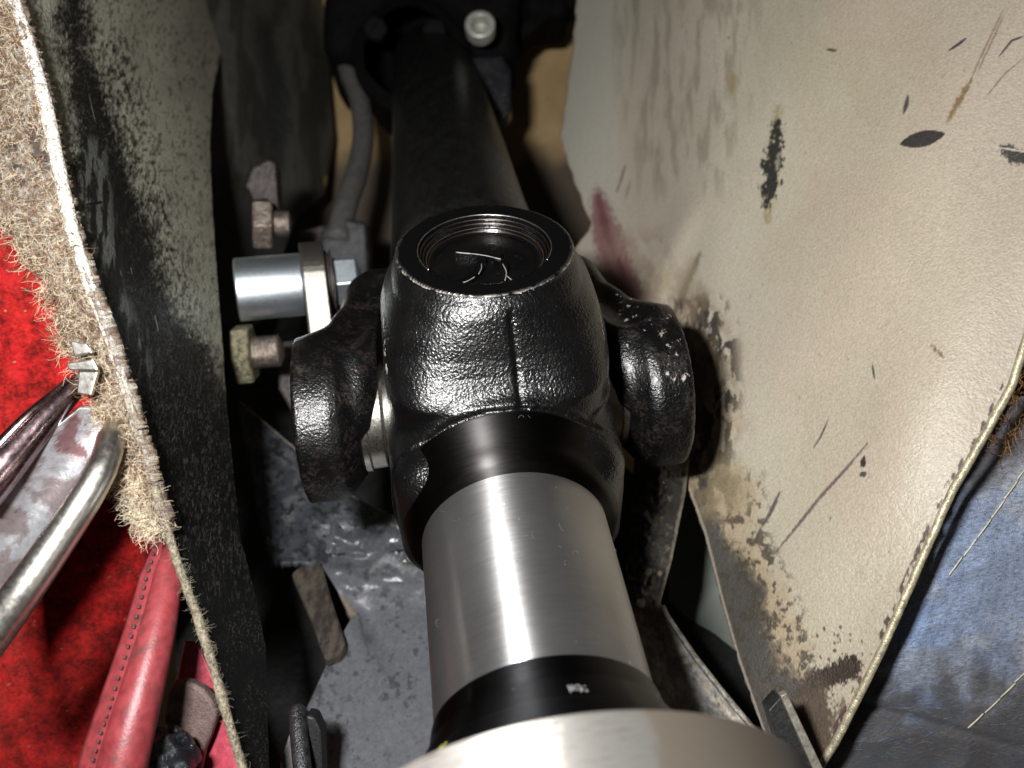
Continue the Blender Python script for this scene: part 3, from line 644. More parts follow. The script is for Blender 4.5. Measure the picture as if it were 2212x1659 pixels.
cc = g.n('HueSaturation', {'Color': cc, 'Value': g.ramp(g.mul(n1, n2, 'ADD'), .8, 1.2, .3, 1.5), 'Saturation': 1., 'Hue': .5}).outputs[0]
M_carpet = g.out(Base_Color=cc, Roughness=.95, Normal=g.bump(n1, .8, .9), Sheen_Weight=.35, Sheen_Tint=(1., .2, .15), Specular_IOR_Level=.15)
cp = mk('red_carpet', V, Fc, M_carpet, col=p.c, attrs={'Rgh': p.r}, label='bright red pile carpet behind the seat rail at the left edge', cat='carpet'); solid(cp, 3, -1)

# seat rail: maroon-reflecting upper rail, silver plate, chrome tube
M_chrome = m_steel('dull_chrome', (.66, .63, .58), .30, .40, (.5, .5, .5), spots=False, bump=.003)
M_rail = m_steel('tarnished_rail', (.33, .24, .25), .2, .30, (.6, .3, .6), spots=True, bump=.006)
rail = thing('seat_rail', P(120, 1180, 150), 'worn metal seat rail with a chrome tube crossing the red carpet', 'seat rail')
def bar(p0, p1, wd, th, up):
    p0, p1 = np.asarray(p0), np.asarray(p1); d = nrm(p1 - p0); s = nrm(np.cross(d, up)); n_ = np.cross(s, d)
    q = [p0 - s * wd / 2 - n_ * th / 2, p0 + s * wd / 2 - n_ * th / 2, p0 + s * wd / 2 + n_ * th / 2, p0 - s * wd / 2 + n_ * th / 2]
    return prism(q[::-1], p1 - p0)
pts = smooth_line([P(-60, 1075, 158), P(0, 1012, 160), P(60, 945, 163), P(120, 880, 166), P(188, 812, 170)], 30)
V, Fc = tube(pts, np.linspace(4.6, 1.8, 30), 20); o = mk('upper_rail', V, Fc, M_rail, rail, label='dark rounded upper rail reflecting the red carpet')
pts = smooth_line([P(-60, 1025, 157), P(0, 962, 159), P(70, 890, 162), P(150, 822, 168)], 30)
V, Fc = tube(pts, np.linspace(1.6, .7, 30), 12); mk('rail_lip', V, Fc, M_rail, rail)
V, Fc, U, Vv = sheet([(880, 175), (940, 100), (1010, 20), (1060, -60), (1500, -60)], [(880, 200), (920, 232), (960, 225), (1000, 215), (1100, 150), (1200, 80), (1300, 0), (1400, -50), (1500, -60)], 880, 1440, 60, 120,
    lambda u, v: P(u, v, 166 + 3 * np.sin((u + v * .8) / 70) + (v - 900) * -.012))
p = Paint(U, Vv, (.42, .42, .44), .34); p.lay(sst(.45, .62, fbm(U / 40, Vv / 30, 2)), (.30, .25, .25), .28)
for k in range(40): uu = random.uniform(0, 200); vv = random.uniform(900, 1400); p.stroke([(uu, vv), (uu + 2, vv + 2)], 1.4, (.06, .03, .03), 1, 2, .8)
p.stroke([(165, 895), (140, 960), (190, 985)], 22, (.10, .03, .03), 8, 30, .9, .6)
M_plate = m_painted('silver_plate', grain=.8, bump=.04, noisecol=.12, metal=.7)
o = mk('rail_plate', V, Fc, M_plate, rail, col=p.c, attrs={'Rgh': p.r}, label='silver pressed plate between the rails'); solid(o, 1.2, -1)
pts = smooth_line([P(252, 900, 163), P(240, 950, 158), P(225, 1000, 154), P(185, 1075, 151), P(120, 1175, 149), P(60, 1262, 147), P(0, 1345, 146), P(-80, 1450, 145)], 60)
V, Fc = tube(pts, np.concatenate([np.linspace(1.3, 2.25, 8), np.full(10, 2.5), np.linspace(2.6, 3.5, 42)]), 28); tb = mk('chrome_tube', V, Fc, M_chrome, rail, label='bent chrome tube')
d = nrm(pts[20] - pts[17]); V, Fc = lathe([(-.35, 2.1), (-.35, 2.5), (.35, 2.5), (.35, 2.1)], pts[19], d, 28); mk('joint_band', V, Fc, M_chrome, rail)
# bent tin tabs where the rail meets the felt
tabs = [prism(poly([(150, 735), (185, 742), (200, 762), (160, 770)], 158), FWD * 1.2), prism(poly([(140, 785), (200, 775), (212, 800), (150, 800)], 156), FWD * 1.), prism(poly([(170, 800), (212, 800), (196, 855), (165, 850)], 158), FWD * 1.2)]
for q in tabs: bev(mk('tin_tab', *q, M_chrome, rail, smooth=False), .25)

# red vinyl piping over the carpet edge
M_vinyl = G('red_vinyl'); g = M_vinyl; n1 = g.noise(.5, 4); n2 = g.noise(2.2, 3, .6)
cc = g.mix(g.ramp(n1, .4, .7), (.23, .035, .040), (.15, .018, .022)); cc = g.mix(g.mul(g.ramp(g.noise(.35, 5, .7), .52, .64), .7), cc, (.075, .028, .026))
M_vinyl = g.out(Base_Color=cc, Roughness=.42, Normal=g.bump(n2, .08, .7), Specular_IOR_Level=.45)
trim = thing('piping', P(300, 1640, 150), 'rounded red vinyl piping with a dirty stitched seam at the lower left', 'piping')
def pip_pt(s, t):             # s across, t along
    c = smooth_line([P(362, 1140, 168), P(350, 1240, 163), P(326, 1360, 157), P(292, 1490, 152), P(262, 1600, 149), P(235, 1720, 147)], 90)
    return c
c = pip_pt(0, 0); wl = np.interp(np.linspace(0, 1, 90), [0, .2, .5, 1], [1.0, 3.4, 4.4, 5.6])
V, Fc = tube(c + RIGHT * 1.2, wl * .78, 28); mk('welt', V, Fc, M_vinyl, trim)
sl = c - RIGHT * wl[:, None] * .85 - FWD * .2
V = []; K = 9
for k in range(K):
    t = k / (K - 1); V.append(sl + RIGHT * (wl * (t * 1.2 - .35))[:, None] - FWD * (.9 * math.sin(t * 2.2) + wl[:, None] * .25 * t))
V = np.stack(V, 1).reshape(-1, 3); o = mk('seam_flap', V, gridF(90, K)[:, ::-1].copy(), M_vinyl, trim); solid(o, 1.1, -1)
M_thread = m_plain('dark_stitch', (.07, .03, .03), .8)
for i in range(6, 86, 3):
    q = V.reshape(90, K, 3)[i, 4] - FWD * .75; q2 = V.reshape(90, K, 3)[i + 1, 4] - FWD * .75
    vv_, ff_ = tube(np.linspace(q, q + (q2 - q) * 1.1, 4), .3, 5); mk('stitch', vv_, ff_, M_thread, trim)
V, Fc, U, Vv = sheet([(1390, 400), (1500, 380), (1720, 330)], [(1390, 425), (1500, 472), (1720, 560)], 1385, 1720, 40, 70, lambda u, v: P(u, v, 176 - (v - 1400) * .02 + 1.5 * np.sin(u / 30)))
o = mk('vinyl_flap', V, Fc, m_plain('pink_red_vinyl', (.36, .05, .075), .5, .25, .4, .08), label='pinkish red vinyl flap tucked behind the frayed left panel edge', cat='vinyl flap'); solid(o, 1.2, -1)
rb_ = poly([(352, 1560), (360, 1500), (376, 1470), (410, 1474), (440, 1490), (462, 1520), (470, 1545), (455, 1590), (440, 1625), (425, 1700), (380, 1700), (395, 1620)], 168)
V, Fc = prism(rb_, FWD * 3.); bev(mk('rubber_tab', V, Fc, m_plain('brown_rubber', (.10, .065, .058), .6, .35, .5, .15), smooth=False, label='rounded brown rubber tab in front of the pink-red flap', cat='rubber tab'), .8, 3)
def blob_sdf(q): return np.linalg.norm(q * [1, 1, 1], axis=1) - 6 + .8 * np.sin(q[:, 0] * 1.3) * np.cos(q[:, 1] * 1.5)
V, Fc = surface_nets(blob_sdf, (-8, -8, -8), (8, 8, 8), .6); mk('grease_lump', P(352, 1650, 160) + V, Fc, m_plain('wet_black_grease', (.01, .011, .013), .12, .3, .5, .3), label='wet shiny black lump below the brown rubber tab', cat='grease lump')

# ================================================================== HARDWARE LEFT OF THE YOKE
M_zinc = m_steel('bright_zinc', (.66, .74, .80), .38, .46, spots=False, bump=.004)
M_old = m_plain('weathered_steel', (.24, .20, .165), .36, .4, .5, .25, metal=.75)
M_oldd = m_plain('dull_steel', (.045, .036, .033), .5, .5, .4, .2, metal=.3)
def hexprism(c, ax, R, h, up=UP, ch=.12, hole=None):
    ax = nrm(ax); e1 = nrm(np.cross(ax, up)); e2 = np.cross(ax, e1); t = np.arange(6) * np.pi / 3 + .22
    ring = lambda r, z: c + ax * z + r * (np.cos(t)[:, None] * e1 + np.sin(t)[:, None] * e2)
    V = np.concatenate([ring(R * .93, 0), ring(R, h * ch), ring(R, h * (1 - ch)), ring(R * .9, h)])
    return V, gridF(4, 6, True)[:, ::-1].tolist() + [list(range(6)), [18 + i for i in range(6)][::-1]]
def threaded(c, ax, r, L, pitch, seg=28):
    prof = []; z = 0
    while z < L: prof += [(z, r * .86), (z + pitch * .45, r), (z + pitch * .55, r)]; z += pitch
    prof += [(z, r * .8), (z + r * .12, r * .6), (z + r * .12, .01)]
    return lathe(prof, c, ax, seg)
# spacer + lug + washer + hex head bolt
p0 = P(508, 627, 250); p1 = P(772, 604, 258); axb = nrm(p1 - p0); q = lambda u: p0 + axb * np.linalg.norm(p1 - p0) * (u - 508) / 264.
sb = thing('spacer_bolt', q(640), 'bright zinc spacer with lug, washer and hex bolt head, left of the yoke', 'bolt')
V, Fc = lathe(fillet([(.4, 1), (.4, 8.6), (.8, 9.0), (18.8, 9.0), (18.8, 1)], .5), q(508), axb, 72); mk('spacer', V, Fc, M_zinc, sb, label='smooth bluish zinc spacer sleeve')
lug_c = q(652); e2 = nrm(np.cross(axb, FWD)); e2 = e2 if e2[2] > 0 else -e2; e1 = np.cross(axb, e2)
t = np.linspace(0, np.pi, 24); R = 11.9
out = [lug_c + R * (np.cos(x) * e1 + np.sin(x) * e2) for x in t] + [lug_c - R * e1 - e2 * 34 + 0 * axb, lug_c + R * e1 - e2 * 34]
bev(mk('lug', *prism(out, axb * 6.6), m_steel('bare_lug_steel', (.20, .19, .165), .28, .4, (.4, 3, 1), bump=.01, metal=.9), sb, smooth=False, label='flat grey lug with a rounded end'), .5, 2)
V, Fc = lathe(fillet([(0, 1), (0, 9.2), (1.0, 9.2), (1.0, 8.4), (1.7, 8.4), (1.7, 9.), (2.2, 9.), (2.2, 1)], .15), q(702), axb, 60); mk('washer', V, Fc, M_oldd, sb)
V, Fc = hexprism(q(718), axb, 7.6, 7.4); bev(mk('bolt_head', V, Fc, M_zinc, sb, smooth=False), .3)
# upper nut on its stud, with a bracket
ax2 = nrm(P(620, 490, 273) - P(540, 487, 270))
un = thing('hex_nut', P(570, 480, 270), 'rusty upper hex nut on a short stud above the zinc spacer', 'nut', 'rusty nuts left of the yoke')
V, Fc = hexprism(P(545, 484, 270), ax2, 8.2, 6.0, ch=.08); bev(mk('nut', V, Fc, M_old, un, smooth=False), .4)
V, Fc = threaded(P(586, 483, 271), ax2, 4.2, 4.6, .9); mk('stud', V, Fc, M_old, un)
ln = thing('hex_nut', P(540, 765, 250), 'lower thick hex nut on a threaded stud below the zinc spacer', 'nut', 'rusty nuts left of the yoke')
ax3 = nrm(P(600, 758, 252) - P(515, 765, 251))
V, Fc = hexprism(P(510, 766, 251), ax3, 9.0, 5.0, ch=.08); bev(mk('nut', V, Fc, m_plain('yellow_stained_steel', (.24, .22, .14), .45, .6, .6, .5, metal=.45), ln, smooth=False), .5)
V, Fc = threaded(P(545, 762, 252), ax3, 4.7, 8.0, 1.0); mk('stud', V, Fc, M_old, ln)
V, Fc = prism(poly([(528, 400), (545, 360), (580, 343), (594, 352), (600, 430), (606, 480), (590, 470), (575, 430), (545, 432)], 278), FWD * 7); bev(mk('bracket', V, Fc, M_oldd, smooth=False, label='narrow brown-grey steel bracket standing above the upper nut', cat='bracket'), .8)
V, Fc = prism(poly([(600, 740), (660, 730), (715, 735), (720, 820), (680, 880), (640, 910), (600, 840)], 278), FWD * 8); bev(mk('bracket', V, Fc, M_oldd, smooth=False, label='dull grey steel bracket below the lug, beside the lower nut', cat='bracket'), 1)
# hose and the bracket it drops into
pts = smooth_line([P(735, 60, 400), P(752, 150, 385), P(775, 210, 375), P(785, 290, 362), P(772, 370, 348), P(748, 440, 335), P(728, 520, 325)], 50)
V, Fc = tube(pts, np.linspace(4.2, 4.6, 50), 18); mk('hose', V, Fc, m_plain('grey_rubber', (.065, .063, .058), .7, .25, .4, .1), label='dark grey hose hanging down left of the far shaft', cat='hose')
br = thing('clamp_bracket', P(745, 640, 315), 'lumpy dark grey clamp block at the foot of the hose', 'bracket')
V, Fc = prism(poly([(690, 500), (705, 478), (745, 470), (790, 478), (796, 560), (792, 640), (770, 760), (720, 760), (690, 620)], 325), FWD * 12)
M_gun = m_plain('gunmetal', (.035, .035, .037), .4, .4, .3, .3, metal=.3)
bev(mk('block', V, Fc, M_gun, br, smooth=False), 2, 3)
V, Fc = prism(poly([(640, 500), (700, 485), (700, 560), (690, 640), (640, 600)], 335), FWD * 8); bev(mk('plate', V, Fc, M_oldd, br, smooth=False), 1)

# ================================================================== BELOW THE SHAFT: grey crossmember, rust strip, rod
def ground(nn, amp, s=5, sc_=30):
    return lambda U, Vv: PN(U, Vv, nn + amp * fbm(U / sc_, Vv / sc_, s, 5))
cm = thing('crossmember', PN(780, 1600, -64), 'grey painted welded crossmember below the shaft with black specks and lumpy weld', 'crossmember')
M_grey = m_painted('grey_chassis_paint', grain=.9, bump=.05, spec=.5, noisecol=.18)
V, Fc, U, Vv = sheet([(866, 512), (1000, 540), (1100, 556), (1215, 585)], [(866, 520), (970, 640), (1050, 720), (1120, 860), (1215, 940)], 866, 1215, 150, 180, lambda U, Vv: PN(U, Vv, -60 + 2.2 * fbm(U / 40, Vv / 40, 5, 5) - 9 * sst(1120, 1205, Vv) * sst(660, 760, U)))
p = Paint(U, Vv, (.035, .038, .044), .5); p.lay(sst(.48, .62, fbm(U / 24, Vv / 24, 3)), (.065, .07, .075), .5); p.lay(sst(.56, .64, fbm(U / 10, Vv / 10, 13)), (.02, .02, .02), .3)
p.lay((1 - sst(0, 7, ipl([(866, 520), (970, 640), (1050, 720), (1120, 860)], Vv) - U)) * .8, (.30, .27, .24))
o = mk('gusset', V, Fc, M_grey, cm, col=p.c, attrs={'Rgh': p.r}, label='dark triangular gusset'); solid(o, 3, -1)
def lp_depth(U, Vv):
    k = sst(1330, 1180, Vv) * sst(640, 740, U)
    lump = k * (8 * fbm(U / 75 + 1.2 * fbm(U / 50, Vv / 50, 2), Vv / 48, 17, 2) + 1.2 * np.abs(fbm(U / 70, Vv / 36, 18, 2) - .5) * 4)
    fold = np.abs((U - 800) + (Vv - 1330) * -.45); f2 = -2.2 * sst(60, 0, fold) * sst(1250, 1350, Vv) * sst(1500, 1350, Vv)
    return PN(U, Vv, -65 + lump + f2 + .5 * fbm(U / 50, Vv / 50, 3))
V, Fc, U, Vv = sheet([(1120, 700), (1190, 640), (1230, 700), (1330, 762), (1400, 722), (1530, 662), (1545, 690), (1700, 705)], [(1120, 880), (1300, 960), (1700, 980)], 1110, 1700, 190, 320, lp_depth)
p = Paint(U, Vv, (.105, .108, .12), .38)
p.lay(sst(1290, 1180, Vv) * .75, (.06, .063, .068), .24)
p.lay(sst(.56, .63, fbm(U / 13, Vv / 13, 31)) * sst(.44, .6, fbm(U / 60, Vv / 60, 61)) * .9, (.05, .052, .055), .4)
for k in range(120): uu = random.uniform(660, 930); vv = random.uniform(1300, 1680); p.stroke([(uu, vv), (uu + 1, vv + 1)], random.uniform(1, 3.4), (.035, .036, .04), 1.5, 3, random.uniform(.5, .95))
p.stroke([(800, 1235), (840, 1205), (870, 1230), (900, 1225)], 9, (.22, .22, .22), 5, 16, .7, .2)
p.stroke([(690, 1203), (748, 1196)], 3, (.004, .004, .004), 1, 4, .9); p.stroke([(842, 1192), (878, 1189)], 3, (.004, .004, .004), 1, 5, .9); p.stroke([(742, 1290), (775, 1330), (800, 1420)], 3, (.05, .05, .055), 3, 8, .7)
p.stroke([(700, 1255), (740, 1300), (770, 1330)], 8, (.25, .18, .12), 6, 14, .6)
o = mk('lower_plate', V, Fc, M_grey, cm, col=p.c, attrs={'Rgh': p.r}, label='lighter grey speckled lower plate'); solid(o, 3, -1)
V, Fc = prism(PN(np.array([628, 655, 690, 715, 748, 735, 702, 668]), np.array([1238, 1215, 1200, 1290, 1390, 1412, 1425, 1330]), -61), -NW * 4)
g = G('flaking_rust'); nn_ = g.noise(.35, 6, .7, g.co(1, .35, 1)); cc = g.mix(g.ramp(nn_, .42, .56), (.022, .016, .013), (.07, .056, .04))
bev(mk('rusty_strip', V, Fc, g.out(Base_Color=cc, Roughness=.75, Normal=g.bump(nn_, 1.5, 1.)), smooth=False, label='flaking brown and tan strip leaning against the grey crossmember', cat='metal strip'), .8)
rod = thing('bracket_rod', P(655, 1640, 180), 'short upright black rod with round end and a curved black web at the bottom edge', 'rod')
pts = smooth_line([P(642, 1522, 190), P(645, 1580, 186), P(652, 1650, 182), P(660, 1740, 178)], 24)
V, Fc = tube(pts, np.concatenate([[.8, 1.6], np.full(22, 1.9)]), 16); mk('rod', V, Fc, m_plain('chipped_black', (.02, .02, .022), .3, .6, .5, .2), rod)
V, Fc = prism(poly([(660, 1545), (680, 1550), (694, 1580), (700, 1720), (670, 1720), (665, 1600)], 187), FWD * 5); bev(mk('web', V, Fc, m_plain('matt_black', (.008, .008, .008), .6), rod, smooth=False), .5)
V, Fc = prism(poly([(606, 1640), (625, 1585), (634, 1600), (640, 1720), (600, 1720)], 190), FWD * 4); bev(mk('foot', V, Fc, M_grey if False else m_plain('dusty_grey', (.14, .14, .14), .6), rod, smooth=False), .5)

# ================================================================== RIGHT OF THE TUBE: lumpy arm, flat bar, strip, grey-green panel
fb = thing('flat_bar', P(1600, 1590, 205), 'bent dirty strap, lumpy black above and dusty grey below, right of the tube', 'bar')
BE = [(990, 1490), (1062, 1482), (1215, 1451), (1302, 1427), (1330, 1440), (1420, 1502), (1500, 1565), (1590, 1640), (1700, 1735)]
def fbz(v): return np.interp(v, [990, 1300, 1600, 1720], [232, 206, 186, 180])
def fb_d(U, Vv):
    up = sst(1330, 1270, Vv); e = ipl(BE, Vv) - U
    return P(U, Vv, fbz(Vv) - up * (3. * fbm(U / 34, Vv / 34, 44, 3) + .5 * fbm(U / 9, Vv / 9, 45, 3)) + up * 5 * ((e - 50) / 60) ** 2 + (1 - up) * (1.2 * fbm(U / 40, Vv / 50, 4) + e * .02))
V, Fc, U, Vv = sheet([(990, 1370), (1200, 1356), (1300, 1345), (1400, 1375), (1500, 1410), (1700, 1480)], BE, 990, 1700, 90, 300, fb_d)
p = Paint(U, Vv, (.26, .25, .235), .5); up = sst(1345, 1275, Vv + p.n * 60)
p.lay(sst(.42, .62, fbm(U / 26, Vv / 40, 3)) * .8, (.13, .12, .105)); e = ipl(BE, Vv) - U
p.lay(sst(.44, .56, fbm(U / 10, Vv / 14, 15)) * np.exp(-((e - 26) / 12) ** 2), (.40, .35, .25)); p.lay(sst(1420, 1340, Vv) * .7, (.10, .085, .07))
p.lay(up, (.028, .027, .025), .38); p.lay(up * sst(.60, .70, fbm(U / 11, Vv / 11, 6)) * .7, (.10, .09, .07), .6); p.lay((1 - sst(3, 10, e + p.n * 8)) * .85, (.22, .20, .16), .6)
for x_, y_, r_, c_ in ((1402, 1235, 6, (.45, .40, .30)), (1425, 1238, 3.5, (.40, .28, .2)), (1386, 1302, 9, (.40, .33, .27)), (1395, 1135, 4, (.3, .27, .2)), (1352, 1225, 6, (.20, .15, .06)), (1378, 1322, 6, (.20, .10, .08))): p.stroke([(x_, y_), (x_ + 1, y_ + 2)], r_, c_, 2, 8, .9, taper=False)
o = mk('bar', V, Fc, m_painted('dusty_paint', grain=.9, bump=.06, noisecol=.25), fb, col=p.c, attrs={'Rgh': p.r}); solid(o, 2.4, -1)
vv = np.linspace(1310, 1690, 50); pts = P(ipl(BE, vv), vv, fbz(vv) - .3)
V, Fc = tube(pts, .7, 8); mk('rounded_edge', V, Fc, m_plain('worn_steel_edge', (.24, .22, .19), .45, .5, .5, .2, metal=.3), fb)
V, Fc, U, Vv = sheet([(1050, 1440), (1700, 1450)], [(1050, 1540), (1700, 1760)], 1040, 1720, 30, 60, lambda u, v: P(u, v, 285 - (v - 1040) * .05 - (u - 1450) * .06))
o = mk('inner_panel', V, Fc, m_plain('grey_green_paint', (.13, .15, .125), .55, .12, .1, .02), label='smooth grey-green inner panel in the gap below the right ear', cat='metal panel'); solid(o, 1.2, -1)
stp = thing('steel_strip', P(1750, 1650, 172), 'thin steel strip on edge leaning at the lower right corner of the cream panel', 'metal strip')
V, Fc = prism(poly([(1686, 1503), (1700, 1497), (1782, 1668), (1800, 1720), (1780, 1720), (1760, 1668)], 172), FWD * 2 ); bev(mk('strip', V, Fc, m_plain('dull_strip', (.30, .28, .23), .45, .3, .4, .1, metal=.3), stp, smooth=False), .25)
V, Fc = prism(poly([(1660, 1535), (1684, 1508), (1690, 1508), (1765, 1672), (1780, 1730), (1720, 1730)], 173.5), FWD * 5); bev(mk('web', V, Fc, m_plain('dark_web', (.022, .022, .022), .5), stp, smooth=False), .25)

# ================================================================== BLUE FABRIC (lower right)
def fab_d(U, Vv):
    x = (U - 2150) / 420.; y = (Vv - 1380) / 420.
    e_ = ipl(eR, Vv); d = DPc(e_, Vv) * (1 + .05 * sst(1850, 2300, e_) ** 1.5) * 1.02 + 3.5 + (U - e_) * .018 + 3 * sst(0, 120, U - e_) * 0 + 3 * fbm(U / 160, Vv / 160, 3) + 1.1 * np.abs(fbm(U / 190 + Vv / 300, Vv / 110, 19, 2) - .5) * 4 + 5 * sst(1560, 1640, Vv) * 0
    d = d - 5 * np.exp(-((Vv - 1600 - (U - 2000) * .02) / 70) ** 2) * 0
    fold = (Vv - (1545 + (U - 1950) * .28)); d = d + 2.2 * np.exp(-(fold / 9) ** 2)
    return P(U, Vv, d)
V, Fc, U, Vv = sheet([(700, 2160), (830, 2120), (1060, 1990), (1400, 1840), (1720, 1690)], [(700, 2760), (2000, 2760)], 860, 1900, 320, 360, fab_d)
p = Paint(U, Vv, (.26, .36, .58), .6)
p.lay(sst(.40, .62, fbm(U / 90, Vv / 90, 4)) * .5 + sst(1900, 2200, U) * .35, (.48, .50, .55))
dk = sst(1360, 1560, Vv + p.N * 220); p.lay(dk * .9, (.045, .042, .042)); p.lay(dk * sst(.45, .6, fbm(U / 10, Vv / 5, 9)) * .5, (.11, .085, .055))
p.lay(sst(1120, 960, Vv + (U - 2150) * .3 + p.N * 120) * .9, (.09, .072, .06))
gu, gv = (U + Vv * .25) / 19., (Vv - U * .3) / 15.; du = gu - np.floor(gu) - .5 + (hsh(np.floor(gu), np.floor(gv), 3) - .5) * .6; dv_ = gv - np.floor(gv) - .5 + (hsh(np.floor(gu), np.floor(gv), 5) - .5) * .6
p.lay((1 - sst(.10, .26, np.hypot(du, dv_))) * .5, (.05, .09, .20))
g = G('blue_leathery_cloth'); cc = g.attr('Col').outputs['Color']; n1 = g.noise(1.4, 4, .7, g.co(.5, 1.6, 1.6)); n2 = g.noise(3.5, 3)
cc = g.n('HueSaturation', {'Color': cc, 'Value': g.ramp(n1, .3, .7, .65, 1.35), 'Saturation': 1., 'Hue': .5}).outputs[0]
M_blue = g.out(Base_Color=cc, Roughness=.5, Normal=g.bump(g.mul(n1, n2, 'ADD'), .35, .8), Sheen_Weight=.25)
cloth = thing('cushion', P(2100, 1640, 205), 'soft blue dotted leathery cushion with pale stitching at the lower right', 'cushion')
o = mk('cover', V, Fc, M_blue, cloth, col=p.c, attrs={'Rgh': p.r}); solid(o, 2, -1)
M_st = m_plain('cream_thread', (.62, .58, .42), .7, .2, .5, .05)
def seam(a, b, n, skip=.0):
    a = np.array(a, float); b = np.array(b, float)
    for k in range(n):
        s0 = a + (b - a) * (k + .04) / n; s1 = a + (b - a) * (k + .99) / n; bow = math.sin(k / n * 3.1) * 6
        q0 = fab_d(np.array([s0[0] + bow]), np.array([s0[1]]))[0] - FWD * .25; q1 = fab_d(np.array([s1[0] + bow]), np.array([s1[1]]))[0] - FWD * .25; m_ = (q0 + q1) / 2 - FWD * .1
        V, Fc = tube(smooth_line([q0, m_, q1], 7), .17, 6); mk('stitch', V, Fc, M_st, cloth)
seam((2225, 995), (2045, 1242), 6); seam((2225, 1440), (2085, 1572), 4)
def seed_blue(k):
    v = random.uniform(900, 1640); a = float(ipl([(700, 2160), (1060, 1990), (1400, 1840), (1720, 1690)], v)); u = random.uniform(a + 20, 2215); return fab_d(np.array([u]), np.array([v]))[0] - FWD * .1
V, Fc = fibres(1500, seed_blue, lambda k: nrm(RIGHT * random.choice([-1, 1]) + UP * random.gauss(.25, .25) - FWD * .25), 2.2, .03, 4, .5)
mk('fuzz', V, Fc, m_plain('grey_fuzz', (.30, .32, .36), .8), cloth, kind='stuff')
def seed_tan(k): u = random.uniform(2150, 2215); v = 700 + random.uniform(40, 240); return P(u, v + (2215 - u), 185 + random.uniform(-3, 3))
V, Fc, U, Vv = sheet([(700, 2200), (860, 2170), (1000, 2100)], [(700, 2300), (1000, 2300)], 700, 1000, 30, 40, lambda u, v: P(u, v, 200 + 6 * fbm(u / 40, v / 40)))
tf = thing('torn_felt', P(2190, 900, 195), 'small brown torn felt scrap above the blue cushion at the right edge', 'felt')
o = mk('felt', V, Fc, m_plain('brown_felt', (.07, .05, .035), .9, .6, .4, .6), tf); solid(o, 2, -1)
V, Fc = fibres(220, seed_tan, lambda k: nrm(-RIGHT * random.random() + UP * random.gauss(0, .8) - FWD * .3), 4, .05)
mk('fibres', V, Fc, m_plain('orange_fibre', (.40, .20, .06), .8), tf, kind='stuff')

# ================================================================== TOP: gearbox tail, brackets, far walls, floor
gb = thing('gearbox', P(930, 100, 420), 'black gearbox tail in deep shade at the top with a pale socket bolt', 'gearbox')
M_gb = m_plain('oily_black', (.003, .003, .003), .85, .4, .2, .1, spec=.08)
def gb_sdf(q):
    x, y, z = q[:, 0], q[:, 1], q[:, 2]
    b = lambda cx, cy, cz, sx, sy, sz, r: np.linalg.norm(np.maximum(np.abs(np.stack([x - cx, y - cy, z - cz], 1)) - [sx - r, sy - r, sz - r], 0), axis=1) - r
    d = b(-3, 50, 30, 42, 52, 30, 8); d = smin(d, np.hypot(x + 6, y + 4) * 1. - 24 + np.maximum(np.abs(z - 20) - 26, 0) * 1., 8)
    d = smin(d, b(36, 46, 40, 26, 22, 20, 6), 8); d = smin(d, b(22, -6, 14, 9, 9, 12, 3), 4)
    return d + .8 * np.sin(x / 5) * np.sin(y / 6)
V, Fc = surface_nets(gb_sdf, (-60, -40, -12), (70, 108, 66), 1.6); mk('housing', CAM + (V + np.array([-36, 140, 372])) @ RM.T, Fc[:, ::-1].copy(), M_gb, gb)
V, Fc = prism(poly([(700, -90), (1130, -90), (1125, 90), (1075, 215), (900, 235), (735, 215), (706, 130)], 430), FWD * 20); bev(mk('back_plate', V, Fc, M_gb, gb, smooth=False), 3)
V, Fc = prism(poly([(1005, 150), (1020, 120), (1085, 118), (1103, 150), (1105, 235), (1098, 250), (1070, 272), (1050, 235), (1030, 200)], 360), FWD * 14); bev(mk('bracket', V, Fc, m_plain('gloss_black_bracket', (.006, .006, .008), .25), gb, smooth=False), 1.2, 3)
V, Fc = lathe(fillet([(0, .2), (0, 6.), (6, 6.), (6.6, 5.2), (6.6, 3.4), (1, 3.2), (1, .1)], .4, 3), P(1038, 70, 352), -FWD + UP * .15, 40); mk('socket_bolt', V, Fc, m_plain('pale_zinc', (.36, .36, .32), .4, .2, .5, .05, metal=.4), gb)
M_boltd = m_plain('oily_bolt', (.003, .003, .003), .8, spec=.15)
for uu, vv_ in ((815, 70), (940, 75)):
    V, Fc = lathe(fillet([(0, .2), (0, 5.), (5, 5.), (5, .1)], .6, 3), P(uu, vv_, 366), -FWD, 6); mk('bolt_head', V, Fc, M_boltd, gb)
V, Fc = prism(poly([(1060, -80), (1260, -80), (1262, 0), (1180, 42), (1125, 92), (1090, 110), (1060, 60)], 395), FWD * 20); bev(mk('mount', V, Fc, M_gb, smooth=False, label='black mount running diagonally to the top right of the gearbox', cat='mount'), 2)
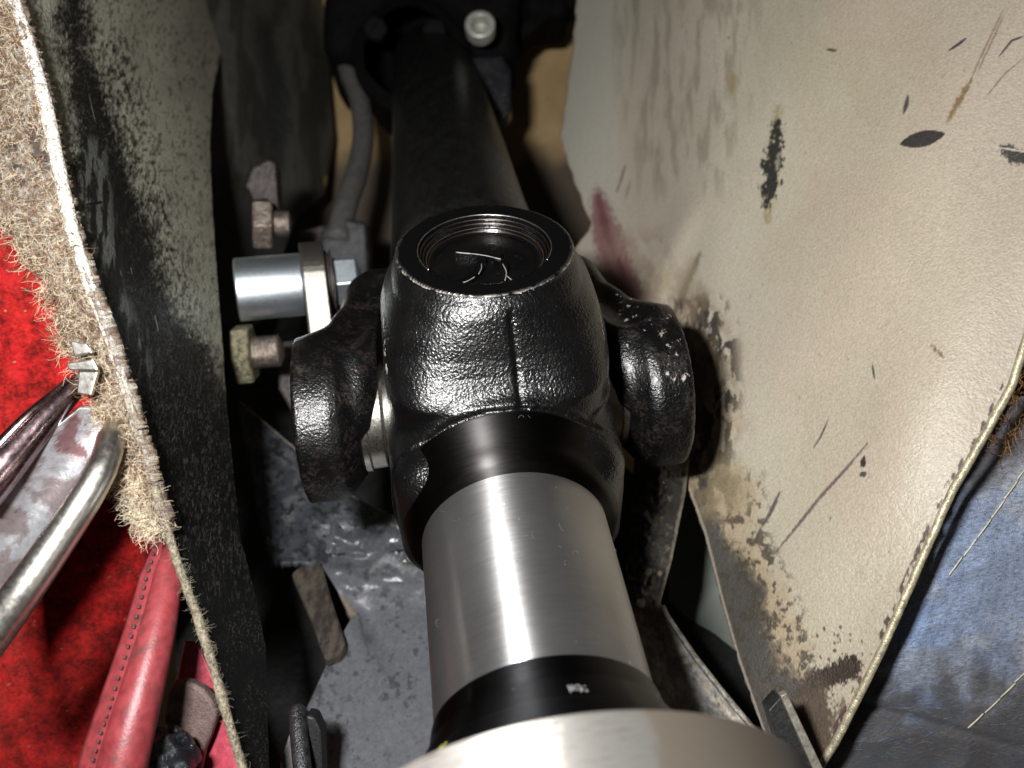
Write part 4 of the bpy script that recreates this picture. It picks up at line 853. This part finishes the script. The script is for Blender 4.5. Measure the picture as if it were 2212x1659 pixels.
# tunnel wall behind the left panel, its paint darkened for that panel's shadow
DPw = depth_plane((440, 0, 330), (720, 0, 440), (600, 600, 320))
V, Fc, U, Vv = sheet([(-400, 380), (600, 400)], [(-400, 690), (-60, 702), (100, 712), (300, 722), (420, 702), (470, 640), (700, 560)], -400, 700, 120, 240, lambda u, v: P(u, v, 1.1 * DPw(u, v) * (1 + .004 * np.sin(u / 22.))))
p = Paint(U, Vv, (.04, .039, .031), .5); p.lay(sst(.4, .6, fbm(U / 20, Vv / 80, 2)) * .5, (.10, .10, .085)); p.stroke([(560, 40), (600, 200), (590, 420)], 26, (.03, .03, .026), 16, 20, .9); p.lay(sst(380, 520, Vv + p.N * 60) * .9, (.03, .03, .03)); p.stroke([(708, 380), (704, 400)], 5, (.40, .26, .07), 4, 8)
o = mk('tunnel_wall', V, Fc, m_painted('shaded_tunnel_paint', grain=.3, bump=.05, noisecol=.15), col=p.c, attrs={'Rgh': p.r}, label='old tunnel wall left of the gearbox with shade put into its paint', cat='metal panel'); solid(o, 1.2, -1)
# black underside (sound deadener) behind hardware and below everything
V, Fc, U, Vv = sheet([(300, 380), (1800, 380)], [(300, 745), (480, 800), (600, 860), (1800, 2300)], 430, 1760, 60, 90, lambda u, v: PN(u, v, -92 + 2 * fbm(u / 60, v / 60, 3)))
o = mk('undertray', V, Fc, m_plain('black_undertray', (.010, .010, .010), .7, .4, .1, .3), label='flat black undertray in the dark gaps below the shaft', cat='undertray'); solid(o, 2, -1)
V, Fc, U, Vv = sheet([(-80, 600), (560, 700)], [(-80, 1600), (560, 1400)], -330, 560, 80, 60, lambda u, v: P(u, v, 470 - (v - 0) * .05 + 2 * np.sin(u / 50)))
p = Paint(U, Vv, (.40, .275, .13), .7); p.lay(sst(.4, .6, fbm(U / 60, Vv / 40, 2)) * .4, (.30, .20, .09)); p.lay(sst(290, 380, Vv + p.N * 60) * .9, (.05, .042, .034))  # lower end darkened as the shadow of the shaft
o = mk('floor_stand_in', V, Fc, m_painted('tan_board', grain=.1, bump=.1, noisecol=.1), col=p.c, attrs={'Rgh': p.r}, label='tan board added to stand in for the floor behind the gearbox, between it and the cream panel', cat='board'); solid(o, 3, -1)  # sheet added nearer the flash so the floor colour shows bright enough
# workshop floor, tan, far below
z = 0.
V = np.array([[-4000, -3000, z], [4000, -3000, z], [4000, 6000, z], [-4000, 6000, z]], float)
g = G('tan_floor'); n1 = g.noise(.004, 5); n2 = g.noise(.05, 4); cc = g.mix(g.ramp(n1, .35, .65), (.50, .36, .19), (.36, .25, .13))
mk('floor', V, [[0, 1, 2, 3]], g.out(Base_Color=cc, Roughness=.6, Normal=g.bump(n2, 1., .3)), smooth=False, kind='structure')
